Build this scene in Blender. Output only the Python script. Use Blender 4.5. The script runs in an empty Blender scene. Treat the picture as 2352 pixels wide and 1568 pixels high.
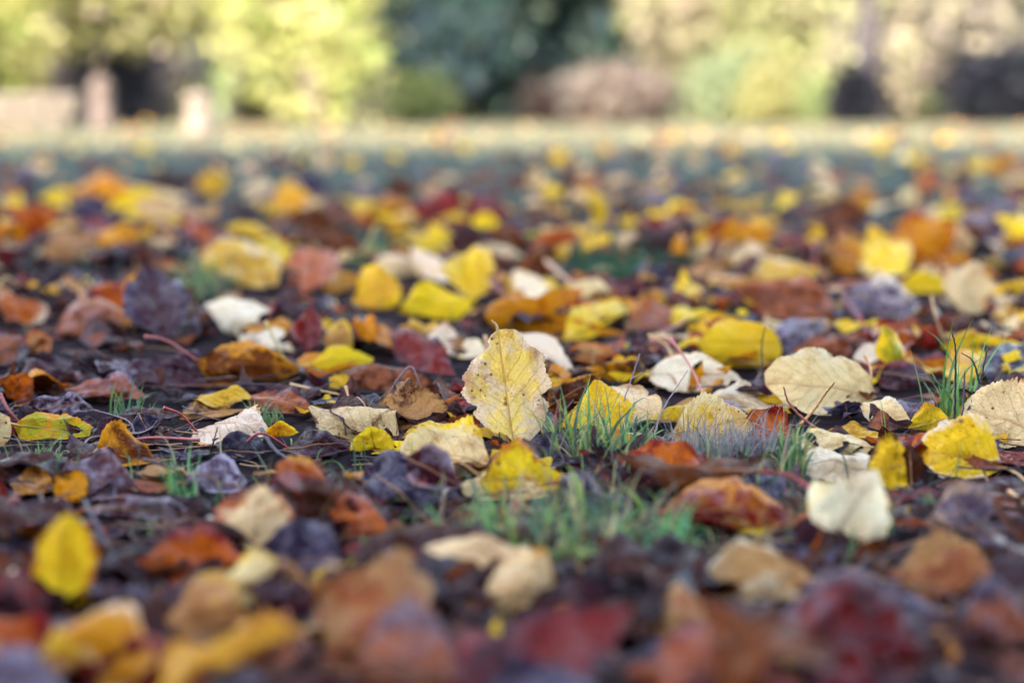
import bpy, math, random
import numpy as np
from mathutils import Vector

RS = np.random.RandomState(11)
random.seed(5)
scene = bpy.context.scene
COL = scene.collection

# ---------------------------------------------------------------- camera frame
CAM_H = 0.20
FPX = 2352 * 50 / 36.0
PITCH = math.atan((784 - 250) / FPX)
FW = np.array([0, math.cos(PITCH), -math.sin(PITCH)])
UP = np.array([0, math.sin(PITCH), math.cos(PITCH)])
RT = np.array([1.0, 0, 0])
EYE = np.array([0, 0, CAM_H])


def P(x, y, h=0.0):
    """ground point (or point h cm above the ground) that shows at (x, y) of the photograph"""
    d = FW + RT * (x - 1176) / FPX + UP * (784 - y) / FPX
    t = (h / 100.0 - CAM_H) / d[2]
    return EYE + d * t


def PD(x, y, dist):
    d = FW + RT * (x - 1176) / FPX + UP * (784 - y) / FPX
    return EYE + d * (dist / d[1])


def to_px(p):
    q = np.asarray(p) - EYE
    z = q @ FW
    return 1176 + FPX * (q @ RT) / z, 784 - FPX * (q @ UP) / z


# ---------------------------------------------------------------- mesh helpers
def build(name, V, Q, mat, parent=None, uv=None, attrs=None, smooth=True, loc=None):
    V = np.asarray(V, dtype=np.float32)
    Q = np.asarray(Q, dtype=np.int32)
    if loc is not None:
        V = V - np.asarray(loc, dtype=np.float32)
    me = bpy.data.meshes.new(name)
    me.vertices.add(len(V)); me.vertices.foreach_set('co', V.ravel())
    n = len(Q)
    me.loops.add(n * 4); me.loops.foreach_set('vertex_index', Q.ravel())
    me.polygons.add(n)
    me.polygons.foreach_set('loop_start', np.arange(0, n * 4, 4, dtype=np.int32))
    me.polygons.foreach_set('loop_total', np.full(n, 4, dtype=np.int32))
    me.update(calc_edges=True)
    if smooth:
        me.polygons.foreach_set('use_smooth', np.ones(n, dtype=bool))
    if uv is not None:
        l = me.uv_layers.new(name='UVMap')
        l.data.foreach_set('uv', np.asarray(uv, dtype=np.float32)[Q.ravel()].ravel())
    for k, a in (attrs or {}).items():
        at = me.attributes.new(k, 'FLOAT_COLOR', 'POINT')
        b = np.ones((len(V), 4), dtype=np.float32)
        a = np.asarray(a, dtype=np.float32)
        b[:, :a.shape[-1]] = a
        at.data.foreach_set('color', b.ravel())
    me.materials.append(mat)
    me.validate()
    o = bpy.data.objects.new(name, me)
    COL.objects.link(o)
    if parent is not None:
        o.parent = parent
    elif loc is not None:
        o.location = loc
    return o


def tag(o, label, cat, group=None, kind=None):
    if label: o['label'] = label
    if cat: o['category'] = cat
    if group: o['group'] = group
    if kind: o['kind'] = kind
    return o


def empty(name, loc):
    o = bpy.data.objects.new(name, None)
    o.empty_display_size = 0.02
    COL.objects.link(o); o.location = loc
    return o


def grid_quads(a, b):
    i = np.arange((a - 1) * b).reshape(a - 1, b)[:, :b - 1].ravel()
    return np.stack([i, i + 1, i + b + 1, i + b], 1)


def tube(pts, rad, n=6):
    """tube along pts with end caps pinched shut; returns V, Q"""
    pts = np.asarray(pts, float)
    m = len(pts)
    rad = np.broadcast_to(np.asarray(rad, float), (m,)).copy()
    T = np.gradient(pts, axis=0)
    T /= np.linalg.norm(T, axis=1)[:, None] + 1e-12
    ref = np.array([0.3, 0.2, 0.93])
    if abs(T[0] @ ref) > 0.9: ref = np.array([0.9, 0.4, 0.1])
    N = np.cross(T, ref); N /= np.linalg.norm(N, axis=1)[:, None] + 1e-12
    B = np.cross(T, N)
    pts2 = np.vstack([pts[:1], pts, pts[-1:]]); rad2 = np.concatenate([[rad[0] * .02], rad, [rad[-1] * .02]])
    N2 = np.vstack([N[:1], N, N[-1:]]); B2 = np.vstack([B[:1], B, B[-1:]])
    a = np.arange(n) * 2 * math.pi / n
    V = pts2[:, None, :] + rad2[:, None, None] * (np.cos(a)[None, :, None] * N2[:, None, :] + np.sin(a)[None, :, None] * B2[:, None, :])
    m2 = m + 2
    i, j = np.meshgrid(np.arange(m2 - 1), np.arange(n), indexing='ij')
    Q = np.stack([i * n + j, i * n + (j + 1) % n, (i + 1) * n + (j + 1) % n, (i + 1) * n + j], -1).reshape(-1, 4)
    return V.reshape(-1, 3), Q


def spline(ctrl, n=14):
    c = np.asarray(ctrl, float)
    if len(c) == 2:
        t = np.linspace(0, 1, n)[:, None]
        return c[0] * (1 - t) + c[1] * t
    c = np.vstack([2 * c[0] - c[1], c, 2 * c[-1] - c[-2]])
    out = []
    segs = len(c) - 3
    for s in range(segs):
        p0, p1, p2, p3 = c[s:s + 4]
        k = max(2, n // segs)
        for t in np.linspace(0, 1, k, endpoint=(s == segs - 1)):
            out.append(0.5 * ((2 * p1) + (-p0 + p2) * t + (2 * p0 - 5 * p1 + 4 * p2 - p3) * t * t + (-p0 + 3 * p1 - 3 * p2 + p3) * t ** 3))
    return np.array(out)


# ---------------------------------------------------------------- materials
class NT:
    def __init__(s, name):
        s.m = bpy.data.materials.new(name); s.m.use_nodes = True
        s.t = s.m.node_tree; s.t.nodes.clear()
        s.out = s.n('ShaderNodeOutputMaterial')

    def n(s, kind, **kw):
        nd = s.t.nodes.new(kind)
        for k, v in kw.items():
            if k.startswith('i_'):
                nd.inputs[k[2:].replace('_', ' ')].default_value = v
            else:
                setattr(nd, k, v)
        return nd

    def l(s, a, b):
        s.t.links.new(a, b)

    def math(s, op, a, b=None, c=None, clamp=False):
        nd = s.n('ShaderNodeMath', operation=op, use_clamp=clamp)
        for i, v in enumerate((a, b, c)):
            if v is None: continue
            if isinstance(v, (int, float)): nd.inputs[i].default_value = v
            else: s.l(v, nd.inputs[i])
        return nd.outputs[0]

    def ramp(s, v, lo, hi):
        nd = s.n('ShaderNodeMapRange', interpolation_type='SMOOTHSTEP')
        s.l(v, nd.inputs['Value'])
        for k, x in (('From Min', lo), ('From Max', hi)):
            if isinstance(x, (int, float)): nd.inputs[k].default_value = x
            else: s.l(x, nd.inputs[k])
        return nd.outputs[0]

    def mix(s, f, a, b, blend='MIX'):
        nd = s.n('ShaderNodeMix', data_type='RGBA', blend_type=blend)
        for i, v in ((0, f), (6, a), (7, b)):
            if isinstance(v, (int, float)): nd.inputs[i].default_value = v
            elif isinstance(v, tuple): nd.inputs[i].default_value = (*v, 1)
            else: s.l(v, nd.inputs[i])
        return nd.outputs[2]

    def noise(s, vec, scale, detail=3, rough=0.55, dist=0.0):
        nd = s.n('ShaderNodeTexNoise')
        nd.inputs['Scale'].default_value = scale; nd.inputs['Detail'].default_value = detail
        nd.inputs['Roughness'].default_value = rough; nd.inputs['Distortion'].default_value = dist
        s.l(vec, nd.inputs['Vector'])
        return nd.outputs[0]


def leaf_material(name, trans=0.42):
    T = NT(name)
    ca = T.n('ShaderNodeAttribute', attribute_name='ca'); cb = T.n('ShaderNodeAttribute', attribute_name='cb')
    par = T.n('ShaderNodeAttribute', attribute_name='par')
    sep = T.n('ShaderNodeSeparateColor'); T.l(par.outputs['Color'], sep.inputs[0])
    blotch, spots, frost_sheen = sep.outputs[0], sep.outputs[1], sep.outputs[2]
    uvn = T.n('ShaderNodeUVMap', uv_map='UVMap')
    sx = T.n('ShaderNodeSeparateXYZ'); T.l(uvn.outputs[0], sx.inputs[0])
    u = T.math('ABSOLUTE', T.math('MULTIPLY_ADD', sx.outputs[0], 2.0, -1.0)); v = sx.outputs[1]
    tc = T.n('ShaderNodeTexCoord')
    off = T.n('ShaderNodeVectorMath', operation='SCALE'); T.l(cb.outputs['Color'], off.inputs[0]); off.inputs['Scale'].default_value = 3.7
    pos = T.n('ShaderNodeVectorMath', operation='ADD'); T.l(tc.outputs['Object'], pos.inputs[0]); T.l(off.outputs[0], pos.inputs[1])
    off2 = T.n('ShaderNodeVectorMath', operation='ADD')
    sd = T.n('ShaderNodeCombineXYZ'); T.l(par.outputs['Alpha'], sd.inputs[0]); T.l(par.outputs['Alpha'], sd.inputs[1])
    T.l(pos.outputs[0], off2.inputs[0]); T.l(sd.outputs[0], off2.inputs[1])
    p = off2.outputs[0]
    # blotches, denser at the rim
    nb = T.noise(p, 62, 8, 0.72, 0.4)
    edge = T.math('MULTIPLY', T.ramp(u, 0.55, 1.0), 0.16)
    nbe = T.math('ADD', nb, edge)
    th = T.math('MULTIPLY_ADD', blotch, -0.62, 0.86)
    bm = T.ramp(nbe, T.math('ADD', th, -0.10), T.math('ADD', th, 0.10))
    base = T.mix(bm, ca.outputs['Color'], cb.outputs['Color'])
    # broad hue drift
    n2 = T.noise(p, 22, 3)
    base = T.mix(T.math('MULTIPLY', T.ramp(n2, 0.35, 0.75), 0.38), base, T.mix(1.0, base, (1.0, 0.74, 0.5), 'MULTIPLY'))
    # stains of decay with ragged outlines
    ns = T.noise(p, 38, 9, 0.75, 0.3)
    base = T.mix(T.math('MULTIPLY', T.math('MULTIPLY', T.ramp(ns, 0.50, 0.64), 0.75), T.math('MULTIPLY_ADD', blotch, 1.4, 0.12), clamp=True), base, T.mix(1.0, base, (0.50, 0.27, 0.16), 'MULTIPLY'))
    # fine mottling
    n3 = T.noise(p, 700, 4, 0.7)
    base = T.mix(T.math('MULTIPLY', T.ramp(n3, 0.48, 0.70), 0.34), base, T.mix(1.0, base, (0.55, 0.38, 0.3), 'MULTIPLY'))
    # dark specks
    vo = T.n('ShaderNodeTexVoronoi'); vo.inputs['Scale'].default_value = 260; T.l(p, vo.inputs['Vector'])
    sepv = T.n('ShaderNodeSeparateColor'); T.l(vo.outputs['Color'], sepv.inputs[0])
    keep = T.math('LESS_THAN', sepv.outputs[0], T.math('MULTIPLY', T.math('MULTIPLY', spots, 0.9), T.ramp(ns, .42, .62)))
    rad = T.math('MULTIPLY_ADD', sepv.outputs[1], 0.22, 0.10)
    dot = T.math('MULTIPLY', T.math('SUBTRACT', 1.0, T.ramp(vo.outputs['Distance'], T.math('MULTIPLY', rad, 0.6), rad)), keep)
    vo2 = T.n('ShaderNodeTexVoronoi'); vo2.inputs['Scale'].default_value = 95; T.l(p, vo2.inputs['Vector'])
    sepw = T.n('ShaderNodeSeparateColor'); T.l(vo2.outputs['Color'], sepw.inputs[0])
    keep2 = T.math('LESS_THAN', sepw.outputs[0], T.math('MULTIPLY', spots, 0.28))
    dist2 = T.math('MULTIPLY_ADD', n3, 0.16, vo2.outputs['Distance'])
    dot2 = T.math('MULTIPLY', T.math('SUBTRACT', 1.0, T.ramp(dist2, 0.14, 0.3)), keep2)
    dots = T.math('MAXIMUM', dot, dot2)
    base = T.mix(T.math('MULTIPLY', dots, 0.85), base, (0.13, 0.035, 0.012))
    # veins
    nv = T.noise(p, 40, 2)
    s = T.math('ADD', T.math('MULTIPLY_ADD', v, 9.0, T.math('MULTIPLY', T.math('POWER', u, 0.85), -2.6)), T.math('MULTIPLY', nv, 0.55))
    fr = T.math('ABSOLUTE', T.math('SUBTRACT', T.math('FRACT', s), 0.5))
    lat = T.math('SUBTRACT', 1.0, T.ramp(fr, 0.015, 0.07))
    mid = T.math('SUBTRACT', 1.0, T.ramp(u, 0.012, 0.045))
    vx = T.n('ShaderNodeTexVoronoi', feature='DISTANCE_TO_EDGE'); vx.inputs['Scale'].default_value = 420; T.l(p, vx.inputs['Vector'])
    net = T.math('SUBTRACT', 1.0, T.ramp(vx.outputs['Distance'], 0.0, 0.09))
    vein = T.math('MAXIMUM', T.math('MULTIPLY', lat, 0.7), mid)
    veinc = T.mix(0.55, base, (0.34, 0.13, 0.05))
    base = T.mix(T.math('MULTIPLY', vein, 0.55), base, veinc)
    base = T.mix(T.math('MULTIPLY', net, 0.16), base, T.mix(1.0, base, (0.6, 0.42, 0.3), 'MULTIPLY'))
    # whitish blue sky sheen painted on, mixed with frost
    nf = T.noise(p, 90, 6, 0.7, 1.2)
    fm = T.math('MULTIPLY', T.ramp(T.math('ADD', nf, T.math('MULTIPLY', T.ramp(u, 0.6, 1.0), 0.12)), 0.42, 0.68), frost_sheen, clamp=True)
    base = T.mix(T.math('MULTIPLY', fm, 0.8), base, (0.50, 0.44, 0.56))
    # relief
    h = T.math('MULTIPLY', vein, -0.6)
    h = T.math('MULTIPLY_ADD', net, -0.22, h)
    h = T.math('MULTIPLY_ADD', T.noise(p, 160, 4, 0.6), 0.9, h)
    h = T.math('MULTIPLY_ADD', T.noise(p, 75, 3, 0.6, 1.0), 2.2, h)
    bump = T.n('ShaderNodeBump'); bump.inputs['Strength'].default_value = 0.85; bump.inputs['Distance'].default_value = 0.0014
    T.l(h, bump.inputs['Height'])
    pb = T.n('ShaderNodeBsdfPrincipled')
    T.l(base, pb.inputs['Base Color']); T.l(bump.outputs[0], pb.inputs['Normal'])
    rn = T.math('MULTIPLY_ADD', T.noise(p, 60, 2), 0.40, 0.07)
    T.l(T.math('MULTIPLY_ADD', fm, 0.25, rn), pb.inputs['Roughness'])
    T.l(T.math('MULTIPLY_ADD', T.ramp(T.noise(p, 30, 5, .65), .51, .62), 0.15, 0.03), pb.inputs['Specular IOR Level'])
    T.l(T.math('MULTIPLY', T.ramp(T.noise(p, 48, 4, .65), .50, .60), 0.65), pb.inputs['Coat Weight']); pb.inputs['Coat Roughness'].default_value = .16; pb.inputs['Coat IOR'].default_value = 1.38
    T.l(bump.outputs[0], pb.inputs['Coat Normal'])
    tr = T.n('ShaderNodeBsdfTranslucent'); T.l(base, tr.inputs['Color']); T.l(bump.outputs[0], tr.inputs['Normal'])
    mx = T.n('ShaderNodeMixShader'); mx.inputs[0].default_value = trans
    T.l(pb.outputs[0], mx.inputs[1]); T.l(tr.outputs[0], mx.inputs[2]); T.l(mx.outputs[0], T.out.inputs[0])
    return T.m


def attr_material(name, rough=0.6, trans=0.0, noise_scale=200, spec=0.4, bump=0.0, vary=0.35):
    T = NT(name)
    ca = T.n('ShaderNodeAttribute', attribute_name='ca')
    tc = T.n('ShaderNodeTexCoord')
    n = T.noise(tc.outputs['Object'], noise_scale, 4, 0.6)
    c = T.mix(T.math('MULTIPLY', T.ramp(n, 0.35, 0.7), vary), ca.outputs['Color'], T.mix(1.0, ca.outputs['Color'], (0.5, 0.42, 0.4), 'MULTIPLY'))
    pb = T.n('ShaderNodeBsdfPrincipled'); T.l(c, pb.inputs['Base Color'])
    pb.inputs['Roughness'].default_value = rough; pb.inputs['Specular IOR Level'].default_value = spec
    if bump:
        b = T.n('ShaderNodeBump'); b.inputs['Strength'].default_value = 0.8; b.inputs['Distance'].default_value = bump
        T.l(n, b.inputs['Height']); T.l(b.outputs[0], pb.inputs['Normal'])
    if trans:
        tr = T.n('ShaderNodeBsdfTranslucent'); T.l(c, tr.inputs['Color'])
        mx = T.n('ShaderNodeMixShader'); mx.inputs[0].default_value = trans
        T.l(pb.outputs[0], mx.inputs[1]); T.l(tr.outputs[0], mx.inputs[2]); T.l(mx.outputs[0], T.out.inputs[0])
    else:
        T.l(pb.outputs[0], T.out.inputs[0])
    return T.m


M_LEAF = leaf_material('leaf')
M_STEM = attr_material('stem', 0.45, 0, 900, 0.4, 0.0004)
M_TWIG = attr_material('twig', 0.6, 0, 1200, 0.4, 0.0006)
M_GRASS = attr_material('grass_blade', 0.5, 0.35, 300, 0.1)
M_FOL = attr_material('tree_foliage', 0.6, 0.35, 3, 0.3)
M_BARK = attr_material('bark', 0.9, 0, 9, 0.2, 0.03)
M_STONE = attr_material('pale_stone', 0.85, 0, 12, 0.3, 0.01)

# ---------------------------------------------------------------- palette (base colours)
PAL = dict(
    Y=(.84, .58, .022), P=(.84, .66, .36), G=(.64, .28, .010), O=(.46, .105, .007), R=(.20, .012, .009),
    M=(.036, .005, .013), B=(.058, .015, .006), T=(.50, .27, .10), D=(.007, .006, .024), V=(.085, .055, .095),
    L=(.37, .115, .048), N=(.36, .37, .025), W=(.87, .76, .57), K=(.007, .004, .009), X=(.14, .036, .007), A=(.76, .46, .045),
    Z=(.016, .011, .048), H=(.90, .66, .16), J=(.80, .60, .40))
STEMC = dict(p=(.40, .12, .12), r=(.30, .04, .04), t=(.52, .30, .12), y=(.62, .50, .14), d=(.06, .035, .04), w=(.6, .52, .36))


# ---------------------------------------------------------------- leaf geometry
def half_width(shape, v):
    if shape == 'ovate': w = np.sin(np.pi * v ** 0.72) ** 0.85
    elif shape == 'oval': w = np.sin(np.pi * v ** 0.8) ** 0.55
    elif shape == 'round': w = np.sqrt(np.clip(1 - (2 * v ** 0.9 - 1) ** 2, 0, 1)) ** 0.92
    elif shape == 'obovate': w = np.sin(np.pi * v ** 1.35) ** 0.9
    elif shape == 'narrow': w = np.sin(np.pi * v ** 0.9) ** 1.1
    elif shape == 'heart': w = np.sin(np.pi * (v * 0.93 + 0.07) ** 0.55) ** 0.9 * (1 - 0.1 * v)
    elif shape == 'rhomb': w = np.clip(1 - np.abs(v - 0.42) / np.where(v < 0.42, 0.46, 0.60), 0, 1) ** 0.8
    else: w = np.sin(np.pi * v ** 0.8) ** 0.9
    w = np.nan_to_num(np.clip(w, 0, 2))
    return w / w.max()


def leaf_plan(shape, L, W, na, nb, rs, teeth, tooth, notch=None):
    """flat blade: returns x across, y along, uv, quads"""
    if shape == 'maple':
        nr, nt = max(6, na // 3), max(40, na * 3)
        th = np.linspace(0, 2 * np.pi, nt, endpoint=False)
        dirs = [0, 0.95, -0.95, 1.95, -1.95]; amp = [1.0, .92, .92, .62, .62]
        r = np.full(nt, .34)
        for d, a in zip(dirs, amp):
            dd = np.abs((th - d + np.pi) % (2 * np.pi) - np.pi)
            r = np.maximum(r, a * np.exp(-(dd / .36) ** 1.35))
        r *= 1 + .10 * np.abs(((th * 26 / (2 * np.pi)) % 1) - .5) - 0.03
        rad = np.linspace(0.002, 1, nr)
        X = rad[:, None] * r[None, :] * np.sin(th)[None, :] * W * .60
        Y = L * .28 + rad[:, None] * r[None, :] * np.cos(th)[None, :] * L * .72
        uv = np.stack([np.clip(.5 + X / W, 0, 1), np.clip(Y / L, 0, 1)], -1)
        i, j = np.meshgrid(np.arange(nr - 1), np.arange(nt), indexing='ij')
        Q = np.stack([i * nt + j, i * nt + (j + 1) % nt, (i + 1) * nt + (j + 1) % nt, (i + 1) * nt + j], -1).reshape(-1, 4)
        return X.ravel(), Y.ravel(), uv.reshape(-1, 2), Q
    v = np.linspace(0.0, 1, na)
    v = np.clip(v, 0.0005, 0.9995)
    u = np.linspace(-1, 1, nb)
    w = np.clip(half_width(shape, v), 0.004, 2) * W / 2
    asym = rs.uniform(-.07, .07)
    saw = ((v * teeth) % 1)
    wl = w * (1 + tooth * (saw - .5) * np.minimum(1, 8 * v)) * (1 + asym)
    saw2 = ((v * teeth + .37) % 1)
    wr = w * (1 + tooth * (saw2 - .5) * np.minimum(1, 8 * v)) * (1 - asym)
    # irregular outline, torn bites
    for ww in (wl, wr):
        ww *= 1 + .05 * np.sin(v * rs.uniform(5, 11) + rs.uniform(0, 6)) + .02 * np.sin(v * 31 + rs.uniform(0, 6))
        if rs.rand() < .35:
            c = rs.uniform(.25, .9); ww *= 1 - rs.uniform(.1, .35) * np.exp(-((v - c) / rs.uniform(.02, .05)) ** 2)
    rag = rs.choice([.02, .05, .05, .12])
    if na > 20:
        for ww in (wl, wr):
            kn = rs.uniform(-1, 1, 15)
            ww *= 1 + rag * np.interp(v, np.linspace(0, 1, 15), kn)
    if notch:
        side, c, dpt, wd = notch
        (wl if side < 0 else wr)[:] *= 1 - dpt * np.exp(-((v - c) / wd) ** 2)
    X = np.where(u[None, :] < 0, wl[:, None], wr[:, None]) * u[None, :]
    sweep = L * .10 * np.abs(u[None, :]) ** 1.6 * (1 - v[:, None]) * (1 if shape != 'heart' else -.9)
    Y = L * v[:, None] + sweep * (v[:, None] > -1) * (np.minimum(1, (1 - v[:, None]) * 3))
    uv = np.stack([np.broadcast_to(u[None, :] * .5 + .5, X.shape), np.broadcast_to(v[:, None], X.shape)], -1)
    return X.ravel(), Y.ravel(), uv.reshape(-1, 2), grid_quads(na, nb)


def leaf_shape(shape, chord, W, bend, cup, rs, na=44, nb=23, fold=0.0, twist=0.0, wave=1.0, teeth=17, tooth=.09, notch=None):
    b2 = bend / 2
    L = chord * (b2 / math.sin(b2)) if abs(b2) > 1e-3 else chord
    X, Y, uv, Q = leaf_plan(shape, L, W, na, nb, rs, teeth, tooth, notch)
    hw = W / 2
    un = X / hw; vn = Y / L
    # transverse curl, tightening towards the rim
    kc = cup / hw
    if abs(kc) > 1e-3:
        q = 1 + .25 * np.sin(vn * 3.1 + rs.uniform(0, 3))
        ang = kc * X * q
        x1 = np.sin(ang) / kc / q; z1 = -(1 - np.cos(ang)) / kc
    else:
        x1, z1 = X.copy(), np.zeros_like(X)
    z1 -= fold * np.abs(X)
    a = wave * W
    f = lambda k: rs.uniform(0, 6.3)
    z1 += a * .045 * np.sin(un * 2.6 + vn * rs.uniform(3, 6) + f(0)) + a * .035 * np.sin(vn * rs.uniform(6, 10) + un * rs.uniform(-3, 3) + f(0)) * (.4 + np.abs(un))
    z1 += a * .055 * np.abs(un) ** 3 * np.sin(vn * rs.uniform(9, 16) + np.sign(un) * 1.7 + f(0))
    # creases: ridged waves running in random directions
    for q in range(5):
        d_ = rs.uniform(0, math.pi); fq = rs.uniform(1.2, 4.5)
        ph = (np.cos(d_) * un + np.sin(d_) * vn * 2) * fq + f(0) + .8 * np.sin(un * 2.3 + f(0))
        z1 += a * rs.uniform(.015, .05) / (fq ** .5) * (1 - 1.6 * np.abs(np.sin(ph)))
    z1 += a * .014 * np.sin(un * 11 + f(0)) * np.sin(vn * 17 + f(0))
    # rim rolled up or down, stronger on one side
    sg = rs.choice([-1, 1]); k1, k2 = rs.uniform(0, .22, 2)
    z1 += sg * a * (k1 * np.clip(un, 0, 1) ** 4 + k2 * np.clip(-un, 0, 1) ** 4) * (.6 + .4 * np.sin(vn * 5 + f(0)))
    z1 += a * rs.uniform(-.12, .12) * np.clip((vn - .75) / .25, 0, 1) ** 2 * 1.5
    # quilting between lateral veins
    s = vn * 9 - 2.6 * np.abs(un) ** .85
    z1 += W * .007 * np.abs(np.sin(np.pi * s)) - W * .016 * np.exp(-(un / .05) ** 2)
    # lengthwise bend with the chord kept
    if abs(bend) > 1e-3:
        R = L / bend
        th = (vn - .5) * bend * (1 + .12 * np.sin(un * 2))
        yy = R * np.sin(th) + z1 * np.sin(th); zz = R * (np.cos(th) - math.cos(bend / 2)) + z1 * np.cos(th)
        yy += chord / 2
    else:
        yy, zz = Y, z1
    if twist:
        t = twist * (vn - .5)
        x2 = x1 * np.cos(t) + zz * np.sin(t); zz = -x1 * np.sin(t) + zz * np.cos(t); x1 = x2
    return np.stack([x1, yy, zz], 1), uv, Q


def frame(A, B, T, S):
    t = B - A; L = np.linalg.norm(t); t = t / L
    mid = (A + B) / 2
    tocam = EYE - mid; tocam[2] = 0; tocam /= np.linalg.norm(tocam)
    side = np.array([-tocam[1], tocam[0], 0])
    if side[0] < 0: side = -side
    n = np.array([0, 0, 1.0]) * math.cos(T) + tocam * math.sin(T) + side * math.tan(S) * .9
    n -= t * (n @ t)
    if np.linalg.norm(n) < 1e-3: n = tocam.copy(); n -= t * (n @ t)
    n /= np.linalg.norm(n)
    s = np.cross(t, n)
    return L, s, t, n


HITS = []
LEAVES = []          # records for labels: (root, px, py, desc dict)


def ground_z(x, y):
    return .0035 * np.sin(x * 17 + 1) * np.sin(y * 13) + .002 * np.sin(x * 41) * np.sin(y * 37 + 2)


def leaf_obj(A, B, W, T, S, shape, bend, cup, cols, seed, stem=None, stemc='t', rib=False, na=44, nb=23, drop=None, accept=None, **kw):
    rs = np.random.RandomState(seed)
    L, s, t, n = frame(A, B, math.radians(T), math.radians(S))
    V, uv, Q = leaf_shape(shape, L, W, bend, cup, rs, na, nb, **kw)
    V = A + V[:, :1] * s + V[:, 1:2] * t + V[:, 2:] * n
    if drop is not None:
        V[:, 2] += drop - V[:, 2].min()
    g = ground_z(V[:, 0], V[:, 1]) + .0012
    low = V[:, 2] < g + .002
    V[low, 2] = g[low] + .002 * np.exp((V[low, 2] - g[low] - .002) / .006)
    if accept is not None and not accept(V): return None
    A2 = V[np.argmin(np.abs(uv[:, 1]) + np.abs(uv[:, 0] - .5))] if shape != 'maple' else V[0]
    ca, cb, bl, sp, fr = cols
    jit = rs.uniform(.86, 1.1) * (1 + rs.uniform(-.05, .05, 3))
    ca = np.clip(np.array(PAL[ca]) * jit, 0, .9); cb = np.clip(np.array(PAL[cb]) * jit[::-1], 0, .9)
    n_ = len(V)
    par = np.tile([bl, sp, fr, rs.uniform(0, 9)], (n_, 1))
    attrs = dict(ca=np.tile(ca, (n_, 1)), cb=np.tile(cb, (n_, 1)), par=par)
    root = empty('fallen_leaf', Vector(A2))
    build('blade', V, Q, M_LEAF, root, uv, attrs, loc=A2)
    # petiole
    if stem is not False:
        if stem is None:
            ln = rs.uniform(.015, .032)
            side = s * rs.uniform(-.6, .6)
            p1 = A2 - t * ln * .5 + side * ln * .3 + np.array([0, 0, rs.uniform(-.1, .4) * ln])
            p2 = A2 - t * ln + side * ln + np.array([0, 0, rs.uniform(-.2, 1.0) * ln])
        else:
            p2 = stem
            mid = (A2 + p2) / 2
            p1 = mid + np.array([rs.uniform(-.1, .1), rs.uniform(-.1, .1), rs.uniform(.04, .14)]) * np.linalg.norm(p2 - A2)
        for q in (p1, p2): q[2] = max(q[2], ground_z(q[0], q[1]) + .002)
        A3 = A2 + t * .004 - n * .0003
        c = spline([A3, p1, p2], 14)
        r = np.linspace(.0007, .00085, len(c)); r[-3:] *= [1.15, 1.4, 1.55]
        tv, tq = tube(c, r, 6)
        sc = np.array(STEMC[stemc]) * rs.uniform(.8, 1.15)
        build('stem', tv, tq, M_STEM, root, attrs=dict(ca=np.tile(sc, (len(tv), 1))), loc=A2)
    if rib and shape != 'maple':
        mid = V.reshape(na, nb, 3)[:, nb // 2, :]
        nn = np.cross(np.gradient(mid, axis=0), (V.reshape(na, nb, 3)[:, nb // 2 + 1, :] - mid)); nn /= np.linalg.norm(nn, axis=1)[:, None] + 1e-12
        if (nn.mean(0) @ n) < 0: nn = -nn
        rr = np.linspace(.00062, .00012, na)
        tv, tq = tube(mid[:-1] + nn[:-1] * .0001, rr[:-1], 6)
        c = (ca * .45 + np.array([.45, .22, .08]) * .55)
        build('midrib', tv, tq, M_STEM, root, attrs=dict(ca=np.tile(c, (len(tv), 1))), loc=A2)
    cen = V.mean(0)
    px, py = to_px(cen)
    HITS.append(V)
    return root, px, py, V


exec_list = []
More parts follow.
